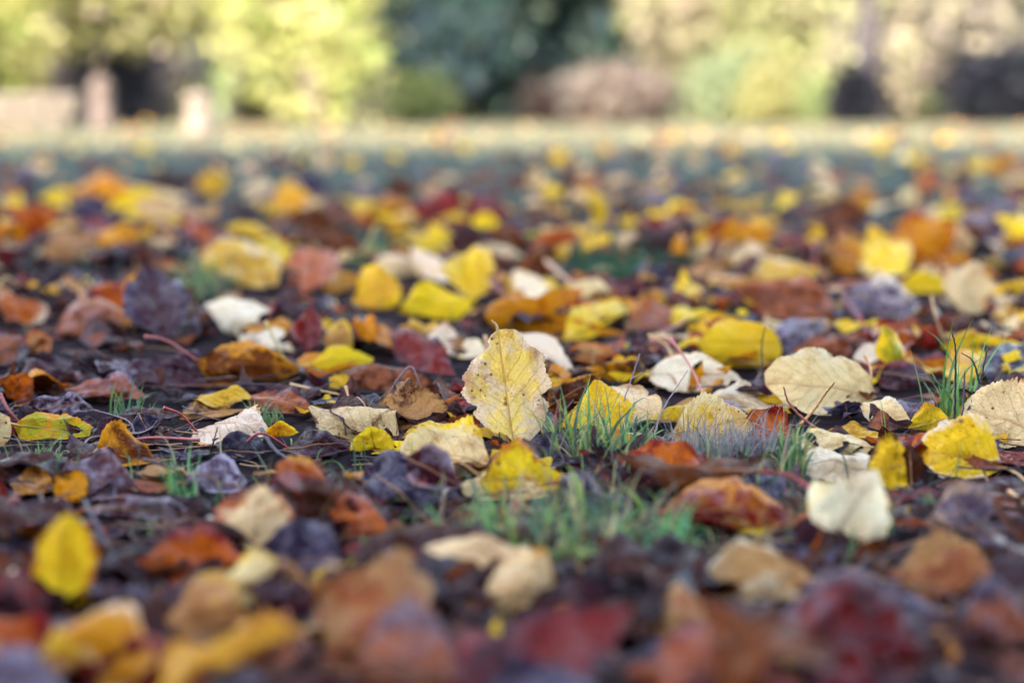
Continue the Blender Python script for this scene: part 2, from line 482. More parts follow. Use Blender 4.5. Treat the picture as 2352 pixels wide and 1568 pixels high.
# label | short landmark name or '' | shape | A(x,y,h) | B(x,y,h) | W cm | T | S | bend | cup | colours(main, second, blotch, spots, frost) | stem | stemcol | extra
HAND = [
# --- plane of focus
("upright pale yellow leaf with brown specks, standing tall behind the grass", "upright speckled leaf", 'oval', (1186,1040,.0),(1143,757,7.1),5.3,76,-12,.38,.36,('H','J',.56,.6,0),(1240,1046,.3),'t',dict(notch=(-1,.9,.5,.045),wave=.95,tooth=.075,teeth=27,twist=.25)),
("smooth bright yellow rounded leaf propped on its edge", "smooth bright yellow leaf", 'round', (1598,788,1.9),(1792,790,1.4),3.9,62,0,.35,.5,('Y','Y',0,.05,0),False,'y',dict(tooth=.0,wave=.3)),
("crumpled rust brown leaf glowing gold inside, pink stalk pointing up left", "crumpled rust leaf with pink stalk", 'ovate', (440,826,1.7),(682,848,.7),3.7,66,0,.55,.5,('X','G',.50,.5,0),(333,772,3.2),'p',dict(wave=1.6,tooth=.13,teeth=24)),
("flat maroon leaf with worn orange edge, under the crumpled rust leaf", "", 'ovate', (500,842,.9),(268,892,.3),4.6,28,0,.25,.25,('M','X',.35,.1,.25),None,'r',{}),
("lemon yellow oval leaf lying on brown leaves left of centre", "lemon yellow oval leaf", 'ovate', (708,838,.7),(862,818,1.1),2.8,48,0,.4,.3,('Y','Y',0,.1,0),None,'y',dict(tooth=.02,wave=.5)),
("cream leaf bent down at its left end above the rust leaf", "", 'ovate', (600,745,1.8),(477,703,1.6),3.0,60,-10,.3,.4,('W','N',.2,.05,0),None,'p',{}),
("white leaf with a yellow patch directly behind the rust leaf", "white leaf behind the rust leaf", 'ovate', (560,765,1.0),(672,800,.9),3.0,55,0,.5,.5,('W','Y',.35,.05,0),None,'w',dict(tooth=.02)),
("narrow dark red leaf crumpled upright beside the white leaf", "crumpled dark red upright leaf", 'narrow', (700,818,.3),(712,700,4.3),2.3,76,10,.3,-.4,('R','L',.35,.1,.25),False,'r',dict(wave=2)),
("tan and yellow leaf standing behind the lemon yellow oval leaf", "", 'ovate', (755,815,.3),(790,728,3.2),2.4,70,-12,.2,.3,('T','Y',.4,.2,0),False,'t',{}),
("small golden torn leaf sticking up among red leaves", "", 'rhomb', (850,795,.8),(828,715,3.2),2.2,70,10,.3,.3,('G','O',.4,.3,0),False,'t',dict(wave=1.8)),
("glossy crimson leaf with a pink sheen behind the pale fan leaf", "glossy crimson leaf", 'ovate', (880,770,1.0),(985,800,1.3),2.6,62,0,.4,.5,('R','M',.3,0,.35),False,'r',dict(tooth=.04)),
("long deep red leaf sloping down behind the rolled brown leaf", "", 'ovate', (905,770,2.0),(1040,860,.4),3.2,45,-15,.3,.4,('R','M',.4,.1,.1),False,'r',{}),
("rolled reddish brown leaf with a cream upper edge and bent grey twigs over it", "rolled brown leaf", 'ovate', (765,862,1.0),(1015,892,.8),3.6,58,0,.2,1.15,('L','B',.55,.3,.05),False,'t',dict(wave=.8)),
("small serrated tan leaf end poking from under the rolled brown leaf", "", 'ovate', (800,900,.3),(760,868,1.5),2.0,62,0,.3,.3,('A','B',.35,.3,0),False,'t',{}),
("pale cream fan shaped leaf with fine grey veins", "pale fan shaped leaf", 'heart', (1022,815,.6),(1008,742,2.6),4.5,62,0,.3,.4,('W','P',.2,.05,0),False,'w',dict(tooth=.03)),
("small cream leaf fragment between the fan leaf and the upright leaf", "", 'ovate', (1050,800,1.0),(1120,812,1.0),2.0,55,0,.3,.3,('W','Y',.3,.05,0),None,'d',{}),
("mint white leaf sloping down just behind the upright speckled leaf", "mint white leaf", 'ovate', (1175,765,3.0),(1322,855,.6),2.6,62,5,.3,.35,('W','P',.1,0,0),False,'w',dict(tooth=.02,wave=.4)),
("serrated pale yellow leaf blotched with brown, pointing left", "serrated brown blotched leaf", 'ovate', (915,1012,.7),(716,944,1.6),4.0,50,8,.35,-.1,('P','X',.45,.5,0),None,'t',dict(tooth=.16,teeth=22)),
("broad tan leaf with dark brown patches left of the upright leaf", "broad brown patched leaf", 'ovate', (822,975,.6),(1065,972,1.1),4.7,44,0,.3,.35,('T','B',.46,.6,0),None,'t',dict(tooth=.08,wave=.7)),
("small bright yellow curled leaf in front of the brown patched leaf", "", 'ovate', (862,1046,.2),(852,976,2.0),2.4,66,-8,.3,-.5,('Y','O',.18,.2,0),False,'y',dict(wave=1.6)),
("gold leaf with rust red fringe close to the foot of the upright leaf", "", 'ovate', (950,985,.8),(1022,985,.6),1.9,60,0,.3,.4,('G','R',.45,.3,0),False,'t',dict(tooth=.2,wave=1.5)),
("small rusty brown pointed leaf leaning at the foot of the upright leaf", "", 'rhomb', (1088,1018,.2),(1030,962,1.7),2.4,64,0,.2,.3,('X','R',.4,.3,0),False,'t',{}),
("orange tipped curled leaf edge right at the base of the upright leaf", "", 'ovate', (1100,1050,.2),(1185,1030,.6),1.6,55,0,.7,.5,('O','K',.3,.1,0),False,'t',{}),
("broad pale yellow leaf with a bright yellow patch, below the upright leaf", "broad pale yellow leaf", 'ovate', (1128,1068,.8),(908,1015,1.9),4.6,48,0,.35,.3,('P','Y',.38,.15,0),None,'t',dict(wave=1.3)),
("yellow leaf with rust spotted edge pointing right at the grass", "rust edged yellow leaf", 'ovate', (1100,1105,.9),(1285,1102,.7),3.9,52,0,.4,.4,('Y','O',.36,.5,0),None,'t',dict(tooth=.14)),
("cream ragged leaf under the rust edged yellow leaf", "", 'ovate', (1055,1110,.6),(1262,1140,.3),3.6,34,0,.3,.2,('P','G',.35,.2,0),(1010,1180,.3),'w',{}),
("large dark violet leaf folded like a tent below centre left", "large dark violet leaf", 'ovate', (985,1195,.2),(815,1048,2.2),4.4,52,-8,.35,.5,('Z','D',.5,.05,.3),False,'d',dict(wave=1.3,tooth=.02)),
("maroon leaf with a pale pink curled rim", "maroon leaf with a pink rim", 'narrow', (928,1048,2.4),(1062,1118,1.4),2.3,60,6,.4,-.5,('M','L',.3,0,.45),False,'r',dict(tooth=.02)),
("fiery orange leaf tip rising from a brown curled leaf", "fiery orange leaf tip", 'ovate', (740,1140,.9),(632,1068,2.9),2.6,58,-5,.3,.3,('O','G',.4,.2,.1),False,'t',{}),
("large brown leaf curled over itself with an orange frilled edge", "large brown curled leaf", 'ovate', (690,1240,.2),(790,1110,2.8),4.6,62,10,.8,.6,('B','R',.4,.1,.1),False,'t',dict(wave=1.6)),
("frilled rusty leaf edge with white highlights beside the violet leaf", "", 'ovate', (745,1165,1.6),(878,1215,.6),2.5,58,0,.8,.5,('O','L',.4,.2,.35),False,'t',dict(wave=2)),
("upright cream leaf flamed with orange and pink", "cream leaf flamed with orange", 'ovate', (578,1276,.2),(600,1112,3.3),3.1,72,-6,.3,.35,('P','O',.48,.1,.15),(480,1190,1.2),'w',dict(wave=1.2)),
("frosty violet white leaf lying in front of the dark slate leaf", "frosty violet white leaf", 'ovate', (425,1092,.8),(568,1116,.4),3.4,40,0,.5,.4,('V','Z',.3,0,.95),None,'d',{}),
("smooth slate blue leaf lying flat beside a thin dark twig", "smooth slate blue leaf", 'ovate', (612,1045,.4),(495,1032,.8),3.0,40,0,.4,.4,('D','Z',.4,0,.1),None,'d',dict(tooth=.03,wave=.5)),
("cream leaf with a round golden patch and dark red stalk", "cream leaf with a golden patch", 'ovate', (432,975,.8),(625,1002,.5),4.9,27,0,.3,.25,('W','G',.33,.25,0),(376,936,2.0),'r',dict(tooth=.08)),
("grey blackened leaf lying behind the cream leaf with the golden patch", "", 'ovate', (395,955,.6),(560,948,.4),2.8,24,0,.2,.1,('T','K',.45,.6,0),False,'d',{}),
("small golden leaf tip turned up at the end of the cream leaf", "", 'rhomb', (640,1015,.4),(640,968,1.6),2.0,60,10,.3,.3,('G','Y',.4,.2,0),False,'t',{}),
("dark maroon leaf lying flat with a faint midrib", "flat dark maroon leaf", 'ovate', (650,1035,.5),(812,1025,.5),4.2,27,0,.3,.25,('M','K',.4,.1,.15),None,'r',dict(tooth=.03)),
("dull reddish brown leaf propped like a plank under the tan straw stalk", "plank like reddish leaf", 'ovate', (560,908,1.1),(722,938,.9),2.6,55,0,.1,.1,('L','M',.6,.1,.15),False,'r',dict(tooth=.03)),
("olive yellow leaf folded in a shallow vee near the left edge", "olive folded leaf", 'ovate', (28,972,.9),(222,988,.7),2.7,42,0,-.5,.3,('N','G',.5,.55,0),None,'t',dict(wave=1.7,tooth=.1)),
("cream leaf with rusty specks cut by the left edge of the picture", "", 'ovate', (-60,1000,.6),(22,960,1.7),2.6,60,0,.3,.3,('P','O',.25,.5,0),False,'t',{}),
("long wrinkled purple leaf with frosty ridges on the left", "long wrinkled purple leaf", 'narrow', (40,938,.7),(222,930,.9),2.3,44,0,.3,.7,('M','Z',.4,0,.85),False,'d',dict(wave=2)),
("pinkish frosted leaf behind the long wrinkled purple leaf", "", 'narrow', (150,895,.8),(348,905,.5),2.2,40,0,.4,.6,('L','M',.4,0,.7),False,'d',dict(wave=2)),
("dark red leaf tilted right of the olive folded leaf", "", 'ovate', (215,1010,.3),(318,968,1.0),2.4,48,10,.3,.3,('M','K',.35,0,.05),(180,1060,.3),'d',dict(tooth=.12)),
("small slate leaf with a pale midrib standing behind grass blades", "small slate leaf with pale midrib", 'ovate', (318,948,1.7),(345,1005,.3),1.9,55,-15,.2,.3,('Z','D',.4,0,.3),False,'d',{}),
("golden brown leaf with a cut edge lying flat above the frosty roll", "flat golden brown leaf", 'ovate', (152,1048,.4),(372,1060,.4),3.8,18,0,-.35,-.2,('X','G',.5,.4,0),(460,1010,1.1),'p',dict(wave=1.6)),
("rust orange leaf scrap standing at the left edge", "", 'ovate', (20,925,.3),(58,852,2.5),2.2,65,0,.3,.4,('O','X',.5,.4,0),False,'t',dict(wave=2)),
("small rust coloured leaf tip between soil and grass on the left", "", 'rhomb', (135,908,.2),(165,880,1.0),1.5,60,0,.2,.4,('O','B',.4,.2,0),False,'t',{}),
("grey pink frosted leaf arched behind the frosty purple roll", "", 'ovate', (140,1098,.7),(318,1120,.6),3.2,46,0,.5,.7,('V','X',.45,.1,.6),False,'d',dict(wave=1.5)),
("long purple rolled leaf with a painted frosty sheen across the left foreground", "frosty purple roll", 'narrow', (185,1165,.8),(448,1180,.8),2.2,52,0,.2,.9,('M','L',.4,0,.8),False,'d',dict(wave=1.4)),
("dull gold leaf scrap near the left edge above the tall yellow leaf", "", 'ovate', (22,1110,.5),(128,1112,.6),2.0,48,0,.2,.3,('T','G',.45,.2,0),False,'t',{}),
("small gold and brown leaf resting above a thin stalk", "", 'ovate', (130,1150,.4),(190,1095,1.2),2.0,56,0,.3,.3,('G','B',.5,.2,0),(100,1185,.5),'t',{}),
("tall bright yellow leaf standing on its point in the left foreground", "tall bright yellow leaf", 'oval', (140,1440,.0),(150,1180,4.6),2.05,74,-14,.5,.7,('Y','O',.34,.1,0),(28,1312,1.8),'w',dict(wave=1.0)),
("big blurred golden leaf arching over with a white highlight, bottom left", "arched golden leaf", 'ovate', (120,1455,1.9),(350,1530,1.0),3.4,46,0,1.2,.6,('G','W',.32,.05,0),False,'t',dict(tooth=.02)),
("pale gold blurred leaf stub below the arched golden leaf", "", 'ovate', (150,1570,.2),(130,1450,2.4),1.9,70,0,.3,.3,('A','P',.4,0,0),False,'t',dict(tooth=.0)),
("orange red blurred leaf humped in the left foreground", "humped orange red leaf", 'ovate', (312,1312,.6),(590,1300,.9),3.1,54,0,.9,.6,('O','R',.5,.1,.15),False,'r',dict(wave=1.4,tooth=.03)),
("broad tan and yellow blurred leaf below the humped orange red leaf", "broad tan foreground leaf", 'ovate', (350,1360,1.6),(570,1455,.8),3.5,60,0,.6,.5,('T','Y',.35,.1,0),False,'t',dict(tooth=.03)),
("cream and yellow blurred leaf strip sloping up to the right", "", 'narrow', (470,1362,1.5),(680,1310,2.2),1.9,40,0,.3,.3,('P','Y',.4,0,0),False,'w',dict(tooth=.0)),
("plum coloured blurred leaf with gold blotches", "plum leaf with gold blotches", 'ovate', (520,1385,1.2),(745,1375,1.4),3.0,56,0,.6,.5,('M','G',.45,.1,.3),False,'r',dict(tooth=.02)),
("large tan and orange blurred leaf sloping down to the right, bottom centre left", "large sloping tan leaf", 'ovate', (720,1330,2.6),(950,1530,.5),4.6,58,-10,.6,.6,('L','T',.55,.1,.1),(775,1300,3.4),'t',dict(tooth=.02)),
("dark blue violet blurred leaf behind the large sloping tan leaf", "", 'ovate', (592,1270,.8),(800,1290,.9),3.2,46,0,.6,.6,('Z','D',.5,0,.3),False,'d',dict(tooth=.02)),
("brown blurred leaf at the bottom edge, left of centre", "", 'ovate', (490,1530,.4),(740,1520,.8),4.0,40,0,.6,.5,('B','L',.45,0,.1),False,'t',dict(tooth=.02)),
("brick red blurred leaf along the bottom edge, far left", "brick red bottom leaf", 'ovate', (180,1540,.9),(490,1560,.8),3.4,36,0,.6,.5,('R','O',.35,0,.1),False,'r',dict(tooth=.02)),
("dusty pink blurred leaf along the bottom edge, centre", "dusty pink bottom leaf", 'ovate', (775,1575,.6),(1110,1590,.6),4.0,34,0,.8,.6,('L','M',.4,0,.45),False,'r',dict(tooth=.02)),
("bright yellow blurred leaf tip cut by the bottom edge", "", 'round', (1085,1590,.3),(1235,1588,.3),2.6,55,0,.6,.5,('Y','Y',0,0,0),False,'y',dict(tooth=.0)),
("cream and gold oval leaf in front of the green tuft", "cream and gold oval leaf", 'ovate', (1300,1388,.7),(1098,1368,1.0),3.6,44,0,.45,.4,('P','G',.4,.1,0),(1385,1400,.6),'w',dict(tooth=.03)),
("small gold leaf scrap right of the cream and gold oval leaf", "", 'ovate', (1375,1445,.5),(1225,1478,.3),2.0,48,0,.5,.4,('P','G',.5,.1,0),False,'t',{}),
("peach coloured humped leaf with pale left tip, foreground right of centre", "peach humped leaf", 'ovate', (1868,1340,.8),(1600,1335,.9),4.0,46,0,.6,.55,('T','W',.42,.1,.05),(2010,1352,.4),'t',dict(tooth=.03)),
("brown blurred leaf with a pale round end below the peach leaf", "", 'ovate', (1660,1440,.7),(1485,1450,.7),3.0,52,0,.6,.6,('L','T',.5,0,.1),False,'t',dict(tooth=.02)),
("very large wine red blurred leaf at the bottom right", "large wine red leaf", 'ovate', (2125,1530,.6),(1780,1440,2.0),5.0,40,5,.3,.3,('R','M',.5,0,.35),False,'r',dict(tooth=.02)),
("salmon and red blurred leaf along the bottom edge right of centre", "salmon bottom leaf", 'ovate', (1430,1540,.8),(1850,1560,1.3),4.4,34,0,.4,.4,('L','R',.45,0,.2),False,'r',dict(tooth=.02)),
("gold blurred leaf scrap right of the large wine red leaf", "", 'ovate', (2060,1480,.5),(2200,1560,.3),2.4,48,0,.5,.4,('G','T',.45,0,0),False,'t',dict(tooth=.02)),
("dusty brown and violet blurred leaf in the bottom right corner", "", 'ovate', (2200,1500,.6),(2420,1480,1.2),4.6,50,0,.6,.5,('L','Z',.5,0,.35),False,'d',dict(tooth=.02)),
("peach brown pointed leaf with a scalloped lower edge on the right", "scalloped peach brown leaf", 'ovate', (2300,1330,.9),(2050,1345,.5),3.2,42,0,.3,.35,('L','T',.55,.1,.05),False,'t',dict(tooth=.1,teeth=14)),
("large dark brown tented leaf mottled gold below, under the cream leaf", "dark brown tented leaf", 'ovate', (2190,1225,.9),(1850,1300,.2),3.6,38,4,.4,.4,('K','O',.38,.2,0),False,'d',dict(wave=1.2)),
("cream leaf with red veins standing over the dark brown leaf", "cream leaf with red veins", 'ovate', (1900,1262,.2),(2010,1085,4.0),3.3,74,4,.3,.3,('W','A',.24,.15,0),False,'p',dict(tooth=.04)),
("grey violet shrivelled leaf at the right edge behind the peach brown leaf", "", 'ovate', (2110,1195,1.2),(2365,1215,1.2),3.6,50,0,.6,.7,('V','T',.45,.1,.4),False,'d',dict(wave=1.8)),
("rust and pink rolled leaf with golden blotches right of centre", "rust and pink rolled leaf", 'ovate', (1505,1175,1.0),(1822,1172,1.3),3.7,60,0,.35,.6,('R','G',.50,.3,.2),(1640,1080,1.5),'t',dict(tooth=.03)),
("purple crumpled leaf lying left of the rust and pink rolled leaf", "purple crumpled leaf", 'ovate', (1255,1190,.5),(1445,1165,1.0),3.4,48,0,.6,.6,('Z','V',.45,0,.45),False,'d',dict(wave=2)),
("yellow leaf burnt brown at its centre, hanging over the cream leaf", "yellow leaf burnt brown", 'ovate', (2115,1055,1.8),(1990,1085,1.2),3.3,64,0,.5,.5,('Y','B',.42,.3,0),False,'t',dict(tooth=.12)),
("dark brown leaf spike standing between two yellow leaves", "", 'narrow', (2095,1128,.3),(2088,1018,2.6),1.4,68,0,.2,.5,('B','K',.4,.2,0),False,'d',{}),
("yellow leaf with brown dots and a pale lower edge on the right", "brown dotted yellow leaf", 'ovate', (2315,1072,.7),(2090,1040,1.2),4.3,36,0,.3,.35,('Y','W',.34,.55,0),(2370,1120,.4),'t',dict(tooth=.09)),
("pale leaf with a yellow heart lying below the crossed stalks", "pale leaf with a yellow heart", 'ovate', (2005,1028,.9),(1812,1030,1.1),3.7,36,0,.4,.35,('P','Y',.38,.25,0),False,'t',{}),
("broad whitish leaf under the pale leaf with a yellow heart", "", 'ovate', (2030,1080,.4),(1805,1070,.5),4.2,26,0,.3,.2,('W','T',.3,.1,.1),False,'w',{}),
("serrated cream leaf with a rust fringe at the right edge", "serrated cream leaf with rust fringe", 'ovate', (2425,1010,.6),(2203,935,1.8),4.9,44,4,.25,-.1,('P','O',.18,.2,0),None,'p',dict(tooth=.18,teeth=24)),
("thin orange leaf blade sloping in at the right edge", "", 'narrow', (2290,910,1.4),(2420,965,.7),1.8,42,0,.2,.2,('O','T',.4,.1,0),False,'t',{}),
("small mustard leaf with a dark lower edge near the black stalks", "small mustard leaf", 'round', (2088,985,.4),(2178,960,1.3),2.3,62,0,.3,.3,('Y','G',.4,.35,0),False,'y',dict(tooth=.1)),
("cream folded leaf strip left of the small mustard leaf", "", 'narrow', (1968,925,1.3),(2105,985,.5),1.9,48,0,.2,-.3,('P','W',.4,.1,0),False,'w',{}),
("almost black jagged leaf point in front of the big cream leaf", "", 'rhomb', (1952,968,.2),(1940,920,1.6),2.4,66,0,.2,.2,('D','K',.4,0,.1),False,'d',dict(tooth=.2,teeth=12)),
("dull pink jagged leaf point left of the small mustard leaf", "", 'rhomb', (2030,1005,.2),(2022,940,1.7),2.1,66,0,.2,.2,('L','M',.5,.1,.1),False,'r',dict(tooth=.2,teeth=12)),
("big smooth cream leaf tilted toward the viewer with a tall tan stalk", "big smooth cream leaf", 'round', (2008,915,.7),(1765,872,2.2),5.0,46,-4,.3,.35,('P','W',.3,.08,0),(1986,816,3.4),'t',dict(tooth=.04,teeth=26,wave=.7)),
("thin yellow leaf rim under the big smooth cream leaf", "", 'narrow', (1905,905,.9),(1720,915,.7),1.7,32,0,.2,.3,('Y','N',.2,.05,0),False,'y',dict(tooth=.0)),
("orange brown leaf lying right of the dry grass", "orange brown leaf by the dry grass", 'ovate', (1705,960,1.2),(1815,1010,.4),3.2,52,0,.3,.3,('O','R',.5,.3,0),False,'t',{}),
("yellow and cream leaf half hidden by the dry grass", "leaf half hidden by dry grass", 'ovate', (1535,1000,.4),(1735,960,1.2),3.7,50,0,.3,.3,('A','P',.5,.4,0),False,'t',{}),
("wedge shaped bright yellow leaf folded like a roof", "yellow wedge shaped leaf", 'rhomb', (1400,1000,.2),(1372,880,2.9),4.4,66,8,.15,.3,('Y','O',.12,.35,0),(1488,1000,.6),'w',dict(fold=.25,wave=.6,teeth=22)),
("small orange yellow leaf base under the yellow wedge shaped leaf", "", 'ovate', (1330,1015,.2),(1470,1010,.4),2.0,50,0,.4,.3,('G','Y',.5,.2,0),False,'t',{}),
("brown curled leaf with a gold edge between the upright leaf and the yellow wedge", "", 'ovate', (1250,935,.4),(1362,880,1.7),2.6,56,0,.6,.7,('B','G',.4,.3,0),False,'t',dict(wave=1.6)),
("tan leaf scrap peeping out behind the right side of the upright leaf", "", 'ovate', (1240,880,.5),(1315,860,1.3),2.2,56,0,.3,.3,('T','G',.5,.3,0),False,'t',dict(tooth=.16)),
("long gnarled yellow and brown leaf behind the yellow wedge", "long gnarled leaf", 'narrow', (1560,850,.9),(1335,862,.9),2.7,42,0,.4,.6,('G','B',.5,.5,0),(1490,768,3.0),'t',dict(wave=2.4)),
("large pale leaf arched above the gnarled leaf", "large pale arched leaf", 'ovate', (1478,862,.8),(1715,875,.8),3.4,46,0,.8,.5,('W','G',.24,.15,0),False,'w',dict(wave=.8)),
("golden curled leaf blackened inside under a red hooked stalk", "golden curled leaf", 'ovate', (1578,895,.3),(1655,858,1.2),2.4,60,0,.6,-.6,('G','K',.42,.3,0),False,'t',dict(wave=1.8)),
("pale greenish leaf the red hooked stalk grows from", "pale leaf with red hooked stalk", 'ovate', (1608,918,.7),(1820,930,.4),3.6,27,0,.3,.3,('W','N',.22,.15,0),(1540,778,4.2),'p',{}),
("orange and yellow mottled leaf rim left of the large pale arched leaf", "", 'narrow', (1430,815,1.2),(1290,818,1.0),1.8,46,0,.5,.5,('T','O',.5,.2,0),False,'t',{}),
("wavy bright yellow leaf curling to the right edge", "wavy bright yellow leaf", 'ovate', (2160,790,1.5),(2350,800,1.2),3.0,54,0,-.5,.4,('Y','G',.35,.15,0),(2140,682,5.0),'t',dict(wave=2)),
("yellow leaf lobe hanging below the wavy bright yellow leaf", "", 'ovate', (2195,800,1.8),(2215,885,.3),2.9,62,0,.3,.3,('A','Y',.5,.3,0),False,'t',{}),
("slate violet pointed leaf rising to the right edge", "slate violet pointed leaf", 'ovate', (2272,905,.3),(2352,775,2.8),2.6,56,-10,.3,.4,('Z','D',.5,0,.3),False,'d',{}),
("dark olive gold leaf cut by the right edge", "", 'ovate', (2400,905,.4),(2315,860,1.6),3.0,60,0,.3,.4,('G','N',.5,.7,0),False,'t',{}),
("narrow lime yellow leaf standing upright like a flame", "lime yellow upright leaf", 'narrow', (2068,862,.3),(2030,745,4.1),2.0,70,16,.2,.3,('N','Y',.5,.3,0),False,'y',dict(tooth=.08)),
("mint grey leaf lying behind the lime yellow upright leaf", "", 'ovate', (2100,835,.6),(1960,820,1.2),3.0,46,0,.4,.3,('W','V',.4,0,.4),False,'w',{}),
("square rusty red leaf end behind a red stalk", "", 'round', (2105,800,.4),(2165,768,1.8),2.4,64,0,.2,.2,('R','O',.4,.2,0),(2068,808,1.2),'p',{}),
("burgundy leaf curled flat below the lime yellow leaf", "", 'ovate', (2145,878,.6),(1985,850,1.0),2.6,50,0,.4,.6,('M','R',.4,0,.2),False,'r',{}),
("amber leaf patch right of the lime yellow upright leaf", "", 'ovate', (2080,860,.4),(2165,835,.9),2.4,50,0,.3,.3,('G','O',.5,.2,0),False,'t',{}),
("pinkish brown crinkled leaf between the violet and mint leaves", "pinkish brown crinkled leaf", 'ovate', (1965,815,.6),(1825,790,1.2),3.4,52,0,.5,.5,('L','X',.5,.2,.2),False,'r',dict(wave=2)),
("violet leaf arched to a bright white top", "violet arched leaf", 'ovate', (1770,800,.4),(1890,735,1.6),3.0,56,0,.8,.6,('V','Z',.4,0,.7),False,'d',dict(tooth=.0)),
("pale lilac leaf with a dark fold behind the violet arched leaf", "pale lilac leaf", 'ovate', (1935,680,1.5),(2115,705,1.0),4.2,50,0,.6,.5,('V','W',.4,0,.75),(1985,745,.3),'p',dict(wave=1.6)),
("large rusty brown leaf sloping behind the smooth bright yellow leaf", "large rusty brown leaf", 'ovate', (1920,740,.4),(1700,670,2.2),5.2,52,0,.6,.5,('X','L',.5,.2,.1),False,'r',{}),
("yellow leaf with cream folds on the right in the blur", "", 'ovate', (1710,640,1.2),(1870,625,1.8),4.6,60,0,.6,.6,('A','P',.5,0,0),False,'y',{}),
("vivid yellow flat leaf beside the pale upright pair on the right", "vivid yellow flat leaf", 'ovate', (2060,655,1.0),(2195,660,.8),3.0,48,0,.3,.3,('Y','Y',0,0,0),False,'y',{}),
("pale leaf folded upright at the right above the tan hooked stalk", "pale leaf folded upright", 'ovate', (2205,720,.3),(2245,590,5.2),4.4,70,14,.3,.7,('P','G',.3,.05,0),False,'w',{}),
("peach orange leaf raised like a hood", "peach orange hood leaf", 'ovate', (1450,705,.4),(1555,700,.6),3.6,66,0,.5,.5,('G','T',.5,.05,0),False,'t',dict(tooth=.02)),
("rust pink leaf lying beneath the peach orange hood leaf", "", 'ovate', (1570,735,.4),(1435,760,.3),3.4,46,0,.4,.4,('L','O',.5,0,.2),(1478,790,.8),'p',{}),
("large orange leaf turning yellow to the right behind centre", "large orange and yellow leaf", 'maple', (1110,715,2.0),(1440,760,.8),6.4,50,0,.4,.4,('G','O',.42,.05,0),(1150,640,3.0),'r',{}),
("yellow leaf limb under the peach orange hood", "", 'ovate', (1290,780,.4),(1435,690,1.8),3.6,56,0,.4,.4,('Y','G',.3,.1,0),False,'t',{}),
("pointed yellow leaf standing in the blur above centre", "pointed yellow leaf above centre", 'rhomb', (1085,700,.3),(1065,560,5.8),5.2,68,0,.3,.4,('Y','W',.3,.05,0),False,'y',{}),
("white striped leaf behind the large orange and yellow leaf", "", 'narrow', (1180,615,3.0),(1265,715,.8),3.2,60,0,.2,.4,('W','Y',.45,0,0),False,'w',{}),
("large bright yellow leaf folded like a tent, left of the pointed yellow leaf", "large bright yellow tent leaf", 'ovate', (915,725,.4),(1070,700,1.4),5.2,60,0,.8,.7,('Y','Y',0,.05,0),False,'y',dict(tooth=.02)),
("yellow leaf with a brownish middle leaning on the bright yellow tent leaf", "", 'ovate', (812,690,1.0),(925,650,2.6),4.4,64,0,.4,.4,('A','Y',.5,.05,0),False,'y',dict(tooth=.02)),
("cream leaf showing above the yellow tent leaf", "", 'ovate', (850,625,1.0),(975,600,1.8),3.6,58,0,.4,.4,('P','W',.4,0,0),False,'w',{}),
("white arched leaf strip dropping behind the pointed yellow leaf", "", 'narrow', (945,565,3.4),(1030,650,1.2),2.6,56,0,.3,.3,('W','Y',.3,0,0),False,'w',{}),
("rust and pink leaf pointing up in the blur left of the yellow tent leaf", "rust and pink pointed leaf", 'rhomb', (690,680,.4),(740,570,4.0),4.6,62,0,.4,.4,('O','L',.5,.05,.2),False,'t',{}),
("gold leaf with a white fold right of the rust and pink pointed leaf", "", 'ovate', (745,650,1.2),(832,635,1.2),3.4,60,0,-.5,.4,('G','W',.4,0,0),False,'y',{}),
("huge pale yellow leaf cupped toward the light on the left", "huge pale yellow leaf", 'round', (640,655,.6),(468,580,3.8),6.6,60,0,.5,.5,('A','P',.5,.05,0),False,'y',dict(tooth=.02)),
("grey pink crumpled leaf with a golden inside on the left", "grey pink crumpled leaf", 'ovate', (125,750,.6),(300,740,1.0),5.0,58,0,.7,.6,('L','G',.42,.1,.5),False,'r',dict(wave=2.2)),
("dark plum leaf hanging in front of the grey pink crumpled leaf", "", 'rhomb', (205,735,1.8),(235,800,.3),2.6,64,0,.2,.3,('L','M',.6,0,.1),False,'r',{}),
("small amber seed like leaf on a thin stalk beside the tall plum leaf", "small amber leaf", 'round', (312,690,2.4),(310,630,4.8),2.0,74,0,.2,.4,('G','O',.4,.1,0),(305,760,.3),'t',{}),
("tall plum coloured leaf sagging behind the amber leaf", "tall plum leaf", 'ovate', (385,800,.3),(340,620,5.6),5.0,66,0,.4,.4,('M','Z',.45,0,.15),False,'r',{}),
("salmon orange leaf curled open at the left edge", "salmon curled leaf", 'ovate', (15,745,.4),(75,672,2.8),4.2,66,0,.6,-.7,('O','W',.38,0,.2),False,'r',{}),
("dusty pink leaf cut by the left edge under the salmon curled leaf", "", 'ovate', (-60,840,.4),(50,770,2.6),3.4,58,0,.4,.4,('L','V',.5,0,.3),False,'r',{}),
("tan leaf with a pale end lying right of the dusty pink leaf", "", 'ovate', (62,805,.5),(120,775,1.6),2.6,62,0,.3,.3,('T','L',.5,.05,0),False,'t',{}),
("pale cream leaf lying flat in the blur at the left edge", "flat cream leaf at the edge", 'ovate', (-40,600,1.0),(118,582,1.6),4.8,40,0,.4,.4,('W','T',.35,0,.1),False,'w',{}),
("dark purple leaf behind the flat cream leaf", "", 'ovate', (75,560,1.0),(215,575,1.0),4.6,48,0,.4,.4,('M','Z',.5,0,.3),False,'r',{}),
("small cream gold leaf standing in the blur right of the dark purple leaf", "", 'ovate', (235,610,.3),(228,552,2.8),4.0,66,0,.2,.3,('P','A',.5,0,0),False,'y',{}),
("round yellow leaf standing high in the blur on the left", "round yellow blurred leaf", 'round', (300,545,.8),(320,440,7.0),7.0,70,0,.3,.3,('Y','Y',.0,0,0),False,'y',{}),
